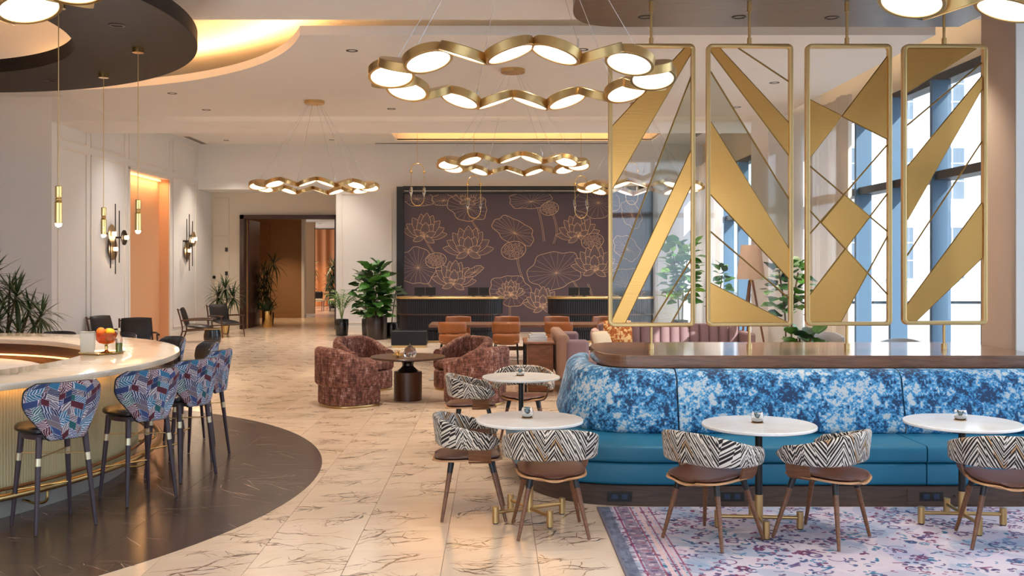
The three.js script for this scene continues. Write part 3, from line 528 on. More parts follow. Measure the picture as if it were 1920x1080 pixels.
downlight(219, 47, 4.06, 'recessed downlight in the dark bar ring, nearest its outer rim', 26); downlight(98, 151, 4.06, 'recessed downlight in the dark bar ring, beside the hanging wire on its far side', 26);
downlight(323, 175, 4.6, 'recessed downlight in the pale ceiling, leftmost and just past the dark ring'); downlight(387, 206, 4.6, 'recessed downlight in the pale ceiling, second from left near the beam'); downlight(660, 95, 4.6, 'recessed downlight in the pale ceiling, left of the big near chandelier'); downlight(734, 204, 4.6, 'recessed downlight in the pale ceiling, between the two smaller chandeliers');
downlight(1092, 93, 4.6, 'recessed downlight in the pale ceiling, above the near chandelier right half'); downlight(1044, 202, 4.6, 'recessed downlight in the pale ceiling, just under the near chandelier lower rim'); downlight(1452, 155, 4.6, 'recessed downlight seen through top of the second brass screen'); downlight(1381, 201, 4.6, 'recessed downlight seen through the second brass screen, left and lower');
downlight(1210, 32, 4.45, 'recessed downlight in the wood canopy, by the first screen rod', 20); downlight(1386, 32, 4.45, 'recessed downlight in the wood canopy, by the second screen rod', 20); downlight(1560, 33, 4.45, 'recessed downlight in the wood canopy, by the third screen rod', 20); downlight(1735, 34, 4.45, 'recessed downlight in the wood canopy, by the fourth screen rod', 20);
downlight(424, 263, 5.35, 'recessed downlight in the far ceiling, left of the lounge doorway'); downlight(622, 262, 5.35, 'recessed downlight in the far ceiling, above the small left chandelier');
downlight(487, 365, 4.07, 'recessed downlight in the doorway recess, left one', 10); downlight(607, 365, 4.07, 'recessed downlight in the doorway recess, right one', 10);
// unseen downlights lighting the near floor; the two over tables added to brighten them
for (const [X, Z, where] of [[-4, 1, 'rear left'], [0, 1, 'rear middle'], [4, 1, 'rear right'], [-4, 4, 'left, before the bar'], [-1, 4.6, 'middle, over the near marble floor'], [3.6, 5.2, 'right, over the rug'], [-8, 3, 'far left, beside the bar'], [2.7, 6.9, 'right, added over the middle table'], [0.5, 7.6, 'middle, added over the near left table']]) { const o = dp.clone(); o.name = numbered('ceiling_downlight'); o.position.set(X, 4.65, -Z); scene.add(o); tag(o, 'unseen downlight in the near ceiling above the picture, ' + where, 'downlight', 'unseen downlights over the near floor'); lampAt(X, 4.65, Z, SPOT_I * (Z > 6.5 ? 0.28 : 0.6)); }
for (const [X, h, Z, where, I] of [[-5.2, 5.35, 22.5, 'left, before the orange niche', 0.6], [-7.3, 5.35, 21.5, 'far left, near the sconce', 0.5], [-3.6, 5.35, 22.5, 'by the left edge of the lit tray', 0.9], [-6.6, 5.35, 25.5, 'left, before the doorway recess', 0.6], [0.8, 5.85, 22, 'middle of the lit tray, left of centre', 1.8], [-1.4, 5.85, 24.5, 'lit tray, over the left desk', 1.8], [2.9, 5.85, 24.5, 'lit tray, over the right desk', 1.8], [4.9, 5.35, 23, 'right, by the far windows', 1.2]]) { const o = dp.clone(); o.name = numbered('ceiling_downlight'); o.position.set(X, h, -Z); scene.add(o); tag(o, 'unseen downlight hidden behind the beam, ' + where, 'downlight', 'unseen downlights over the reception'); lampAt(X, h, Z, SPOT_I * I * 0.85, SOFT, 0.9); }  // unseen lamps behind the beam, placed to light back walls and mural

// ------------------------------------------------------------------ ring chandeliers: twenty tilted drums in a zigzag ring
const chandelierProto = (() => {
  const t = new THREE.Group(), R = 0.9, n = 20, r = 0.158, H = 0.06, tilt = 0.33;
  const drum = crease(lathe([[0.0, H / 2], [r - 0.004, H / 2], [r, H / 2 - 0.004], [r, -H / 2 + 0.003], [r - 0.003, -H / 2], [r - 0.019, -H / 2], [r - 0.019, -H / 2 + 0.012], [0, -H / 2 + 0.012]], 40), 0.5);
  const dif = cyl(r - 0.0195, r - 0.0195, 0.006, 0, -H / 2 + 0.004, 0, 36);
  for (let i = 0; i < n; i++) {
    const a = (i + 0.5) / n * Math.PI * 2, d = mesh('light_drum', drum, M.brass, t);
    d.position.set(R * Math.sin(a), 0, R * Math.cos(a));
    d.rotation.set(0, a, (i % 2 ? 1 : -1) * tilt, 'YXZ');
    mesh('diffuser', dif, M.diffuser, d);
  }
  return { t, R, n };
})();
function chandelier(label, X, y, Z, top, turn = 0) {
  const o = chandelierProto.t.clone(); o.name = numbered('ring_chandelier'); o.position.set(X, y, -Z); o.rotation.y = turn; scene.add(o);
  tag(o, label, 'chandelier', 'brass ring chandeliers');
  const H = top - y, hang = [];
  mesh('canopy', [cyl(0.165, 0.165, 0.05, 0, H - 0.05, 0, 40)], M.brass, o);
  for (let i = 0; i < 6; i++) { const a = (Math.round(i * 20 / 6 / 2) * 2 + 1) / 20 * Math.PI * 2; hang.push(a); mesh('suspension_wire', [rod(V(0.1 * Math.sin(a), H - 0.05, 0.1 * Math.cos(a)), V(0.9 * Math.sin(a), 0.06, 0.9 * Math.cos(a)), 0.0024, 0.0024, 6), cyl(0.006, 0.006, 0.05, 0.9 * Math.sin(a), 0.03, 0.9 * Math.cos(a), 8)], M.chrome, o); }
  for (let i = 0; i < 4; i++) { const a = i * Math.PI / 2 + 0.4 + turn; rectLight('chandelier', SOFT, 3.2, 0.5, 0.5, V(X + 0.9 * Math.sin(a), y - 0.12, -Z + 0.9 * Math.cos(a)), V(X + 0.9 * Math.sin(a), 0, -Z + 0.9 * Math.cos(a))); }
}
chandelier('large brass ring chandelier of lit tilted drums, nearest, upper middle', 0.18, 3.2, 6.79, 4.65, 0.05);
chandelier('brass ring chandelier hanging in front of the dark flower mural', 0.24, 3.29, 13.5, 4.6, 0.1);
chandelier('brass ring chandelier hanging left, under its own round canopy', -2.97, 3.2, 16.1, 4.6, 0.22);
chandelier('brass ring chandelier seen through the first brass screen, farthest right', 2.4, 3.2, 16.3, 4.6, 0.3);
chandelier('brass ring chandelier cut by the top left picture corner', -2.72, 3.2, 4.05, 4.65, 0.0);
chandelier('brass ring chandelier cut by the top right picture corner', 2.5, 3.2, 3.98, 4.65, 0.1);

// ------------------------------------------------------------------ slim pendants over the bar
function pendant(label, X, Z) {
  const o = thing('pendant_lamp', label, 'pendant', X, 2.22, Z, 0, 'slim brass pendants over the bar');
  mesh('canopy', [cyl(0.055, 0.055, 0.05, 0, 1.79, 0, 28)], M.brassBright, o);
  mesh('cord', [rod(V(0, 0.33, 0), V(0, 1.8, 0), 0.004, 0.004, 6)], M.antique, o);
  mesh('sleeve', [lathe([[0, 0.335], [0.026, 0.335], [0.027, 0.33], [0.027, 0.245], [0.022, 0.24], [0.022, 0.235], [0.027, 0.23], [0.027, 0.222], [0.022, 0.218], [0.022, 0.214], [0.028, 0.208], [0.03, 0.195], [0.03, 0.035], [0.026, 0.03]], 28)], M.brassBright, o);
  mesh('bulb', [lathe([[0, 0], [0.014, 0.003], [0.025, 0.015], [0.027, 0.032], [0, 0.034]], 20)], M.bulb, o);
  const l = new THREE.PointLight(SOFT, 2.2); l.name = 'pendant'; l.position.set(X, 2.19, -Z); scene.add(l);
}
pendant('slim brass pendant over the bar, leftmost and nearest of the three', -3.58, 8.04);
pendant('slim brass pendant over the bar, the middle one, hung in front of a wall sconce', -4.4, 11.02);
pendant('slim brass pendant over the bar, the right one, in front of the orange niche', -3.54, 9.72);

// ------------------------------------------------------------------ the bar
{
  const o = thing('bar_counter', 'curved bar with pale stone top, ribbed amber front and brass foot rail', 'bar', BAR[0], 0, BAR[1]);
  const ring = (r, n = 200) => circlePts(0, 0, r, n).slice(0, n);
  const q = sweep(ring(3.36), rsec(-0.83, 0.02, 1.02, 1.072, 0.006, 3), { closed: true, cr: 0.5 }); 
  mesh('counter_top', [metric(q, 1.6)], M.barStoneWarmLit, o);
  // ribbed front: a wavy circle
  const wav = []; const n = 3000; for (let i = 0; i < n; i++) { const a = i / n * 6.28318, w = (i % 4) / 4; wav.push([2.985 * Math.cos(a) + [0, 0.006, 0.008, 0.006][i % 4] * Math.cos(a), (2.985 + [0, 0.006, 0.008, 0.006][i % 4]) * Math.sin(a)]); }
  mesh('ribbed_front', [sweep(wav, [[-0.04, 0.14], [0, 0.14], [0, 1.018], [-0.04, 1.018]], { closed: true, cr: 0.9 })], std('#b9aa80', 0.5), o);
  mesh('plinth', [sweep(ring(2.94), [[-0.3, 0.003], [0, 0.003], [0, 0.14], [-0.3, 0.14]], { closed: true })], std('#8d8880', 0.3), o);
  mesh('foot_rail', [sweep(ring(3.2), Array.from({ length: 12 }, (_, i) => [0.026 * Math.cos(i * 0.5236), 0.22 + 0.026 * Math.sin(i * 0.5236)]), { closed: true, cr: 1.2 })], M.brass, o); mesh('kick_rail', [sweep(ring(3.08), Array.from({ length: 8 }, (_, i) => [0.012 * Math.cos(i * 0.785), 0.25 + 0.012 * Math.sin(i * 0.785)]), { closed: true, cr: 1.2 })], std('#7a4a22', 0.4, { metalness: 0.6 }), o);
  for (let i = 0; i < 8; i++) { const a = -1.3 + i * 0.45, c = Math.cos(a), s = -Math.sin(a); mesh('rail_bracket', [tube([V(2.95 * c, 0.1, 2.95 * s), V(3.08 * c, 0.09, 3.08 * s), V(3.19 * c, 0.12, 3.19 * s), V(3.2 * c, 0.2, 3.2 * s)], 0.011, 16, 8)], M.brassBright, o); }
  const inner = mesh('inner_fascia', [sweep(ring(2.6), [[0, 0.9], [0.03, 0.9], [0.03, 1.02], [0, 1.02]], { closed: true })], M.walnutDark, o);
  mesh('inner_panel', [sweep(ring(2.66), [[0, 0.003], [0.03, 0.003], [0.03, 0.9], [0, 0.9]], { closed: true })], M.oak, inner);
  mesh('work_shelf', [sweep(ring(2.2), [[0, 0.7], [0.45, 0.7], [0.45, 0.73], [0, 0.73]], { closed: true })], M.oak, o);
  const back = mesh('back_counter', [sweep(ring(1.9), [[-0.35, 0.86], [0.25, 0.86], [0.25, 0.9], [-0.35, 0.9]], { closed: true })], M.quartz, o);
  mesh('back_body', [sweep(ring(1.9), [[-0.3, 0.003], [0.2, 0.003], [0.2, 0.86], [-0.3, 0.86]], { closed: true })], M.bronze, back);
  mesh('well', [cyl(1.56, 1.56, 0.5, 0, 0.003, 0, 60)], M.black, o);
  mesh('light_strip', [sweep(ring(2.57), [[-0.01, 0.885], [0.012, 0.885], [0.012, 0.9], [-0.01, 0.9]], { closed: true }), sweep(ring(2.2), [[0.0, 0.732], [0.015, 0.732], [0.015, 0.745], [0, 0.745]], { closed: true })], M.stripGlow, o);
  mesh('under_light', [sweep(ring(3.04), [[-0.01, 1.008], [0.02, 1.008], [0.02, 1.019], [-0.01, 1.019]], { closed: true })], M.stripGlow, o);
  for (let i = 0; i < 12; i++) { const a = -1.7 + i * 0.3, c = Math.cos(a), s = Math.sin(a); rectLight('bar_under_light', AMBER, 15, 0.8, 0.03, V(BAR[0] + 3.04 * c, 1.0, -(BAR[1] + 3.04 * s)), V(BAR[0] + 3.0 * c, 0.5, -(BAR[1] + 3.0 * s))); }
  for (let i = 0; i < 10; i++) { const a = i * 0.628, c = Math.cos(a), s = Math.sin(a); rectLight('bar_inner_light', AMBER, 9, 0.9, 0.04, V(BAR[0] + 2.5 * c, 0.96, -(BAR[1] + 2.5 * s)), V(BAR[0] + 2.45 * c, 0.5, -(BAR[1] + 2.45 * s))); }
}
// on the counter: a brass tray with a menu holder, a fruit bowl and a bottle
{
  const TXX = -3.72, TZZ = 9.28, Y = 1.072;
  const t = thing('tray', 'round brass tray on the bar under fruit and bottle', 'tray', TXX, Y, TZZ);
  mesh('dish', [lathe([[0, 0], [0.19, 0], [0.205, 0.012], [0.205, 0.016], [0.19, 0.007], [0, 0.006]], 40)], M.brassBright, t);
  const h = thing('menu_holder', 'frosted clear card holder on the bar tray beside the fruit', 'menu holder', TXX - 0.14, Y + 0.007, TZZ + 0.01, 0.25);
  mesh('sleeve', [box(0.13, 0.2, 0.05, 0, 0.1, 0, 0.004)], M.glassFrost, h); mesh('card', [box(0.11, 0.17, 0.004, 0, 0.095, 0)], M.paper, h);
  const bx = TXX + 0.04, bz = TZZ, b = thing('fruit_bowl', 'footed amber glass bowl full of citrus on the bar tray', 'bowl', bx, Y + 0.007, bz);
  mesh('bowl', [lathe([[0.03, 0.085], [0.07, 0.095], [0.09, 0.12], [0.096, 0.19], [0.093, 0.19], [0.086, 0.123], [0.066, 0.1], [0.0, 0.092]], 32)], phys('#f3a050', 0.05, { transmission: 0.85, thickness: 0 }), b);
  mesh('foot', [lathe([[0, 0], [0.055, 0], [0.058, 0.006], [0.02, 0.02], [0.012, 0.04], [0.018, 0.06], [0.012, 0.075], [0.035, 0.088], [0, 0.092]], 28)], M.brassBright, b);
  const fr = (name, label, cat, m, x, y, z, r, sq = 1, grp) => { const f = mesh(name, [new THREE.SphereGeometry(r, 20, 14).scale(sq, 1 / Math.sqrt(sq), 1)], m); f.position.set(bx + x, Y + 0.007 + y, -(bz + z)); tag(f, label, cat, grp); mesh('stem_end', [cyl(0.004, 0.003, 0.004, 0, r - 0.003, 0, 8)], M.stem, f); };
  fr('orange', 'orange heaped on the left of the bar fruit bowl', 'orange', M.orange, -0.038, 0.2, -0.03, 0.042); fr('orange', 'orange at the back of the bar fruit bowl', 'orange', M.orange, 0.0, 0.19, 0.048, 0.04); fr('lemon', 'yellow lemon on top right of the bar fruit bowl', 'lemon', M.lemon, 0.046, 0.2, -0.022, 0.036, 1.2);
  fr('orange', 'orange low in the bar bowl, seen through its amber glass', 'orange', M.orange, -0.04, 0.135, 0.0, 0.037); fr('cherry', 'dark red cherry low in the middle of the bar bowl', 'fruit', M.cherry, 0.032, 0.13, -0.03, 0.03); fr('lime', 'small green lime at the right edge of the bar bowl', 'lime', M.lime, 0.05, 0.135, 0.035, 0.028);
  const bt = thing('bottle', 'slim clear glass bottle with pale cap, right of the fruit', 'bottle', TXX + 0.168, Y + 0.007, TZZ - 0.02);
  mesh('glass_body', [lathe([[0, 0], [0.028, 0], [0.031, 0.006], [0.031, 0.13], [0.026, 0.155], [0.014, 0.175], [0.013, 0.205], [0, 0.205]], 24)], M.solidGlass, bt); mesh('cap', [cyl(0.015, 0.014, 0.03, 0, 0.205, 0, 16)], M.champagne, bt); mesh('liquid', [cyl(0.027, 0.027, 0.09, 0, 0.006, 0, 20)], phys('#a8b05a', 0.1, { transmission: 0.6, thickness: 0 }), bt);
}
// ------------------------------------------------------------------ bar stools
const stoolProto = (() => {
  const t = new THREE.Group(), S = 0.72;
  mesh('seat', [pillow(16, 16, (u, v) => { const a = u * 0.225 * Math.sqrt(1 - 0.42 * v * v), b = v * 0.225 * Math.sqrt(1 - 0.42 * u * u); return V(a * 1.06, S, -b * 1.12 + 0.045); }, (u, v) => 0.034 * (0.25 + 0.75 * puff(6)(u, v)), [0.5, 0.5])], M.leatherBlack, t);
  mesh('seat_frame', [pillow(12, 12, (u, v) => V(u * 0.205 * Math.sqrt(1 - 0.42 * v * v), S - 0.045, -v * 0.205 * Math.sqrt(1 - 0.42 * u * u) + 0.02), () => 0.018)], M.stoolLeg, t);
  // back: wide rounded shield, wrapped round the seat; outline from its half width at each height
  const y0 = S - 0.06, y1 = 1.095, hw = (v) => { const k = clamp((v + 1) / 2); return lerp(0.155, 0.285, smooth(0, 0.62, k)) * (k > 0.7 ? Math.sqrt(1 - 0.42 * ((k - 0.7) / 0.3) ** 2.6) : 1) * (k < 0.12 ? lerp(0.78, 1, Math.sqrt(k / 0.12)) : 1); };
  const mid = (off) => (u, v) => { const k = (v + 1) / 2, w = hw(v), x = u * w, bend = 0.42 * x * x / 0.14; return V(x * (1 - 0.14 * bend), lerp(y0, y1, k) - (1 - u * u) * 0.022 * smooth(0.5, 1, k) - 0.03 * u * u * smooth(0.75, 1, k), -0.225 - 0.075 * k + off + bend * 0.52 * smooth(-0.3, 0.4, k)); };
  mesh('backrest', [pillow(24, 20, mid(0), (u, v) => 0.016 * (0.3 + 0.7 * puff(8)(u, v)), [1, 0.9])], M.patch, t);
  const pad = (u, v) => mid(0.028)(u * 0.97, v * 0.97);
  mesh('inner_pad', [pillow(20, 16, pad, (u, v) => 0.018 * (0.2 + 0.8 * puff(6)(u, v)), [0.5, 0.4])], M.leatherBlack, t);
  const edge = []; for (let i = -20; i <= 20; i++) edge.push(mid(0.012)(i / 20, 1)); for (let j = 19; j >= -20; j--) edge.push(mid(0.012)(1, j / 20)); for (let i = 19; i >= -20; i--) edge.push(mid(0.012)(i / 20, -1)); for (let j = -19; j < 20; j++) edge.push(mid(0.012)(-1, j / 20));
  mesh('piping', [tube(edge, 0.007, 160, 6, true)], M.leatherBlack, t);
  for (const [sx, sz] of [[1, 1], [-1, 1], [1, -1], [-1, -1]]) {
    const a = V(sx * 0.165, S - 0.04, sz * 0.155 + 0.01), b = V(sx * 0.215, 0.004, sz * 0.215), at = (k) => a.clone().lerp(b, k), leg = mesh('leg', [rod(b, a, 0.013, 0.023, 16)], M.stoolLeg, t);
    mesh('brass_band', [rod(at(0.3), at(0.22), 0.0225, 0.0232, 16)], M.champagne, leg);
  }
  const y = 0.26, k = (S - 0.04 - y) / (S - 0.044), px = lerp(0.165, 0.215, k), pz = lerp(0.155, 0.215, k);
  mesh('foot_bar', [rod(V(-px, y, pz), V(px, y, pz), 0.008)], M.brassBright, t);
  for (const [a, b] of [[V(-0.18, 0.53, 0.175), V(0.18, 0.53, -0.165)], [V(0.18, 0.53, 0.175), V(-0.18, 0.53, -0.165)]]) mesh('cross_bar', [rod(a, b, 0.005)], M.antique, t);
  return t;
})();
stoolProto.userData = { category: 'bar stool', group: 'patchwork bar stools round the bar' }; stoolProto.name = 'bar_stool';
for (const [X, Z, fx, fz, label] of [
  [-3.24, 7.2, -0.73, 0.68, 'patchwork-backed bar stool nearest the lens, at the far left'], [-2.92, 8.02, -0.76, 0.65, 'patchwork-backed bar stool, second from left, lilac and plum scraps'], [-2.83, 8.83, -0.88, 0.47, 'patchwork-backed bar stool, third from left, turned toward the bar'], [-2.92, 9.7, -0.99, 0.12, 'bar stool seen edge-on, fourth along, its blue patchwork facing right'],
  [-3.28, 10.5, -0.85, -0.5, 'bar stool showing dark leather inside, just behind the edge-on stool'], [-3.86, 11.2, -0.7, -0.71, 'bar stool with black leather inside, second beyond the edge-on stool'], [-4.62, 11.72, -0.5, -0.87, 'bar stool at far side of bar, black back behind the fruit bowl'], [-5.48, 12.03, -0.25, -0.97, 'bar stool at far side of bar, low black back by the tall plant']]) copyOf(stoolProto, X, 0.003, Z, face(fx, fz), label);

// ------------------------------------------------------------------ striped dining chairs
const chairProto = (() => {
  const t = new THREE.Group(), S = 0.435;
  const half = (v) => 0.235 * Math.pow(Math.max(0, 1 - Math.pow(Math.abs(v), 3.2)), 0.36);
  const seatMid = (dy, k) => (u, v) => { const w = half(v * 0.985) * k + 0.012; return V(u * w, S + dy + 0.022 * u * u - 0.012 * (v < 0 ? -v : 0) + (v > 0.6 ? -0.02 * (v - 0.6) : 0), v * 0.262 * k - 0.05); };
  mesh('seat_shell', [pillow(18, 20, seatMid(0, 1), () => 0.007, [0.45, 0.45])], M.ply, t);
  mesh('seat_pad', [pillow(18, 20, seatMid(0.022, 0.95), (u, v) => 0.018 * (0.2 + 0.8 * puff(5)(u, v)), [0.45, 0.45])], M.leatherBrown, t);
  // bent plywood wings from the seat up to the back band
  for (const s of [1, -1]) {
    const line = [[0.12, S - 0.014], [0.19, S - 0.01], [0.235, S + 0.005], [0.262, S + 0.04], [0.275, S + 0.09], [0.283, S + 0.165]], out = [];
    line.forEach(([x, y]) => out.push([x * s, y])); [...line].reverse().forEach(([x, y]) => out.push([(x - 0.011) * s, y + 0.008]));
    const g = new THREE.ExtrudeGeometry(shapeOf(out), { depth: 0.17, bevelEnabled: false }); g.translate(0, 0, -0.04);
    mesh('side_wing', [metric(crease(g, 0.6), 0.5)], M.walnut, t);
  }
  // wrap-round upholstered band
  const path = []; for (let i = 0; i <= 60; i++) { const a = lerp(-0.62, Math.PI + 0.62, i / 60) + Math.PI, c = Math.cos(a), s = Math.sin(a); path.push([0.315 * Math.sign(c) * Math.abs(c) ** 0.86, 0.275 * Math.sign(s) * Math.abs(s) ** 0.86 - 0.0]); }
  const band = sweep(path, (q) => { const e = Math.abs(q * 2 - 1), end = smooth(0.9, 1, e), top = lerp(0.775, 0.665, smooth(0.1, 1, e)) - end * 0.035, bot = lerp(0.555, 0.545, e) + end * 0.03, lean = 0.03 * (1 - e); const s = rsec(-0.02, 0.022, bot, top, 0.02, 4); return s.map(([o, y]) => [o + lean * ((y - bot) / (top - bot) - 0.3) + 0.012 * Math.sin(Math.PI * clamp((y - bot) / (top - bot))), y]); }, { local: true, side: 1, cr: 0.9 });
  const uv = band.attributes.uv; for (let i = 0; i < uv.count; i++) uv.setXY(i, uv.getX(i) / 1.1, uv.getY(i) / 0.52);
  mesh('back_band', [band], M.stripe, t);
  for (const [sx, sz] of [[1, 1], [-1, 1], [1, -1], [-1, -1]]) {
    const a = V(sx * 0.155, S - 0.012, sz * 0.15 - 0.02), b = V(sx * 0.248, 0.004, sz * 0.238), leg = mesh('leg', [rod(b, a, 0.0115, 0.021, 16)], M.walnut, t);
    mesh('black_collar', [rod(a.clone().lerp(b, 0.17), a.clone().lerp(b, -0.01), 0.0205, 0.023, 16)], M.black, leg);
  }
  return t;
})();
chairProto.userData = { category: 'chair', group: 'striped chairs at the small marble tables' }; chairProto.name = 'dining_chair';
for (const [X, Z, fx, fz, label, y = 0] of [
  [0.39, 7.03, -0.06, 1, 'striped chair facing away in front of the near left marble table'], [-0.165, 7.52, 1, 0.02, 'striped chair side-on at left of the near left marble table'], [1.504, 6.79, 0.75, 0.66, 'striped chair on the rug, left of the middle marble table', 0.012], [2.268, 6.83, -0.73, 0.69, 'striped chair on the rug, right of the middle marble table', 0.012], [3.47, 6.71, 0.23, 0.97, 'striped chair on the rug at the right marble table, cut by the picture edge', 0.012],
  [-0.21, 10.25, 1, 0.05, 'striped chair side-on at left of the farthest marble table'], [0.31, 10.83, -0.05, -1, 'striped chair behind the farthest marble table, facing the lens']]) copyOf(chairProto, X, y, Z, face(fx, fz), label);

// ------------------------------------------------------------------ small marble tables with cross feet
const tableProto = (() => {
  const t = new THREE.Group(), g = lathe([[0, 0.728], [0.395, 0.728], [0.405, 0.734], [0.405, 0.747], [0.401, 0.752], [0, 0.752]], 72), uv = g.attributes.uv, p = g.attributes.position;
  for (let i = 0; i < p.count; i++) uv.setXY(i, p.getX(i) + 0.3, p.getZ(i) + 0.6);
  mesh('table_top', [crease(g, 0.6)], M.quartz, t);
  mesh('plate', [cyl(0.13, 0.13, 0.012, 0, 0.716, 0, 32)], M.black, t);
  mesh('column', [cyl(0.026, 0.026, 0.48, 0, 0.236, 0, 24)], M.black, t); mesh('column_sleeve', [cyl(0.029, 0.029, 0.19, 0, 0.055, 0, 24)], M.antique, t);
  for (let i = 0; i < 4; i++) { const a = i * Math.PI / 2 + 0.12, c = Math.cos(a), s = Math.sin(a), f = mesh('foot', [cyl(0.025, 0.025, 0.118, 0.29 * c, 0.008, 0.29 * s, 20)], M.antique, t); mesh('foot_pad', [cyl(0.02, 0.02, 0.008, 0.29 * c, 0, 0.29 * s, 16)], M.black, f); mesh('cross_arm', [rod(V(0.02 * c, 0.082, 0.02 * s), V(0.275 * c, 0.082, 0.275 * s), 0.014, 0.014, 14)], M.antique, t); }
  return t;
})();
tableProto.userData = { category: 'table', group: 'small round marble tables' }; tableProto.name = 'marble_table';
const smallTables = [[0.256, 7.38, 0.62, 'small round marble table at near left by the curved bench end'], [1.897, 7.07, 0.03, 'small round marble table in the middle, between two striped chairs', 0.012], [3.41, 7.17, 0.05, 'small round marble table at right, in front of the straight bench', 0.012], [0.266, 10.2, 0.4, 'small round marble table farthest back, beside the curved bench end']];
for (const [X, Z, a, label, y = 0] of smallTables) copyOf(tableProto, X, y, Z, a, label);
// a little glass of succulents on each
[[0.24, 7.42, 'near left'], [1.9, 7.12, 'middle'], [3.43, 7.24, 'right'], [0.26, 10.25, 'farthest']].forEach(([X, Z, which], i) => {
  const o = thing('succulent_glass', 'tiny round glass with a succulent on the ' + which + ' marble table', 'terrarium', X, 0.752 + (i === 1 || i === 2 ? 0.012 : 0), Z, i, 'succulent glasses');
  mesh('glass_cup', [lathe([[0, 0.004], [0.032, 0.005], [0.04, 0.02], [0.042, 0.045], [0.036, 0.07], [0.034, 0.07], [0.04, 0.045], [0.038, 0.021], [0.03, 0.008], [0, 0.007]], 24)], M.solidGlass, o); o.scale.setScalar(1.12);
  mesh('sand', [lathe([[0, 0.009], [0.03, 0.009], [0.037, 0.02], [0.037, 0.028], [0, 0.03]], 20)], M.white, o); mesh('coaster', [cyl(0.04, 0.04, 0.004, 0, 0, 0, 24)], M.oak, o);
  for (let k = 0; k < 8; k++) { const a = k * 2.4, l = mesh('leaf', [new THREE.SphereGeometry(0.011, 8, 6).scale(0.55, 1.5, 0.4)], M.leafDark, o); l.position.set(0.012 * Math.cos(a), 0.04 + (k % 3) * 0.005, 0.012 * Math.sin(a)); l.rotation.set(0.5 * Math.sin(a), 0, -0.5 * Math.cos(a)); }
});
// ------------------------------------------------------------------ the rug
{
  const rg = box(4.8, 0.012, 4.75, 0, 0.006, 0, 0.004), p = rg.attributes.position, uv = rg.attributes.uv;
  for (let i = 0; i < p.count; i++) uv.setXY(i, (p.getX(i) + 2.4) / 4.8, (p.getZ(i) + 2.375) / 4.8);
  const r = mesh('rug', rg, M.rug); r.position.set(0.8 + 2.4, 0, -(7.7 - 2.375)); tag(r, 'faded lilac and blue patterned rug under the striped chairs', 'rug');
  mesh('edge_binding', [span(-2.405, -2.385, 0, 0.013, -2.375, 2.375, 0.004)], std('#6a6470', 0.95), r);
}
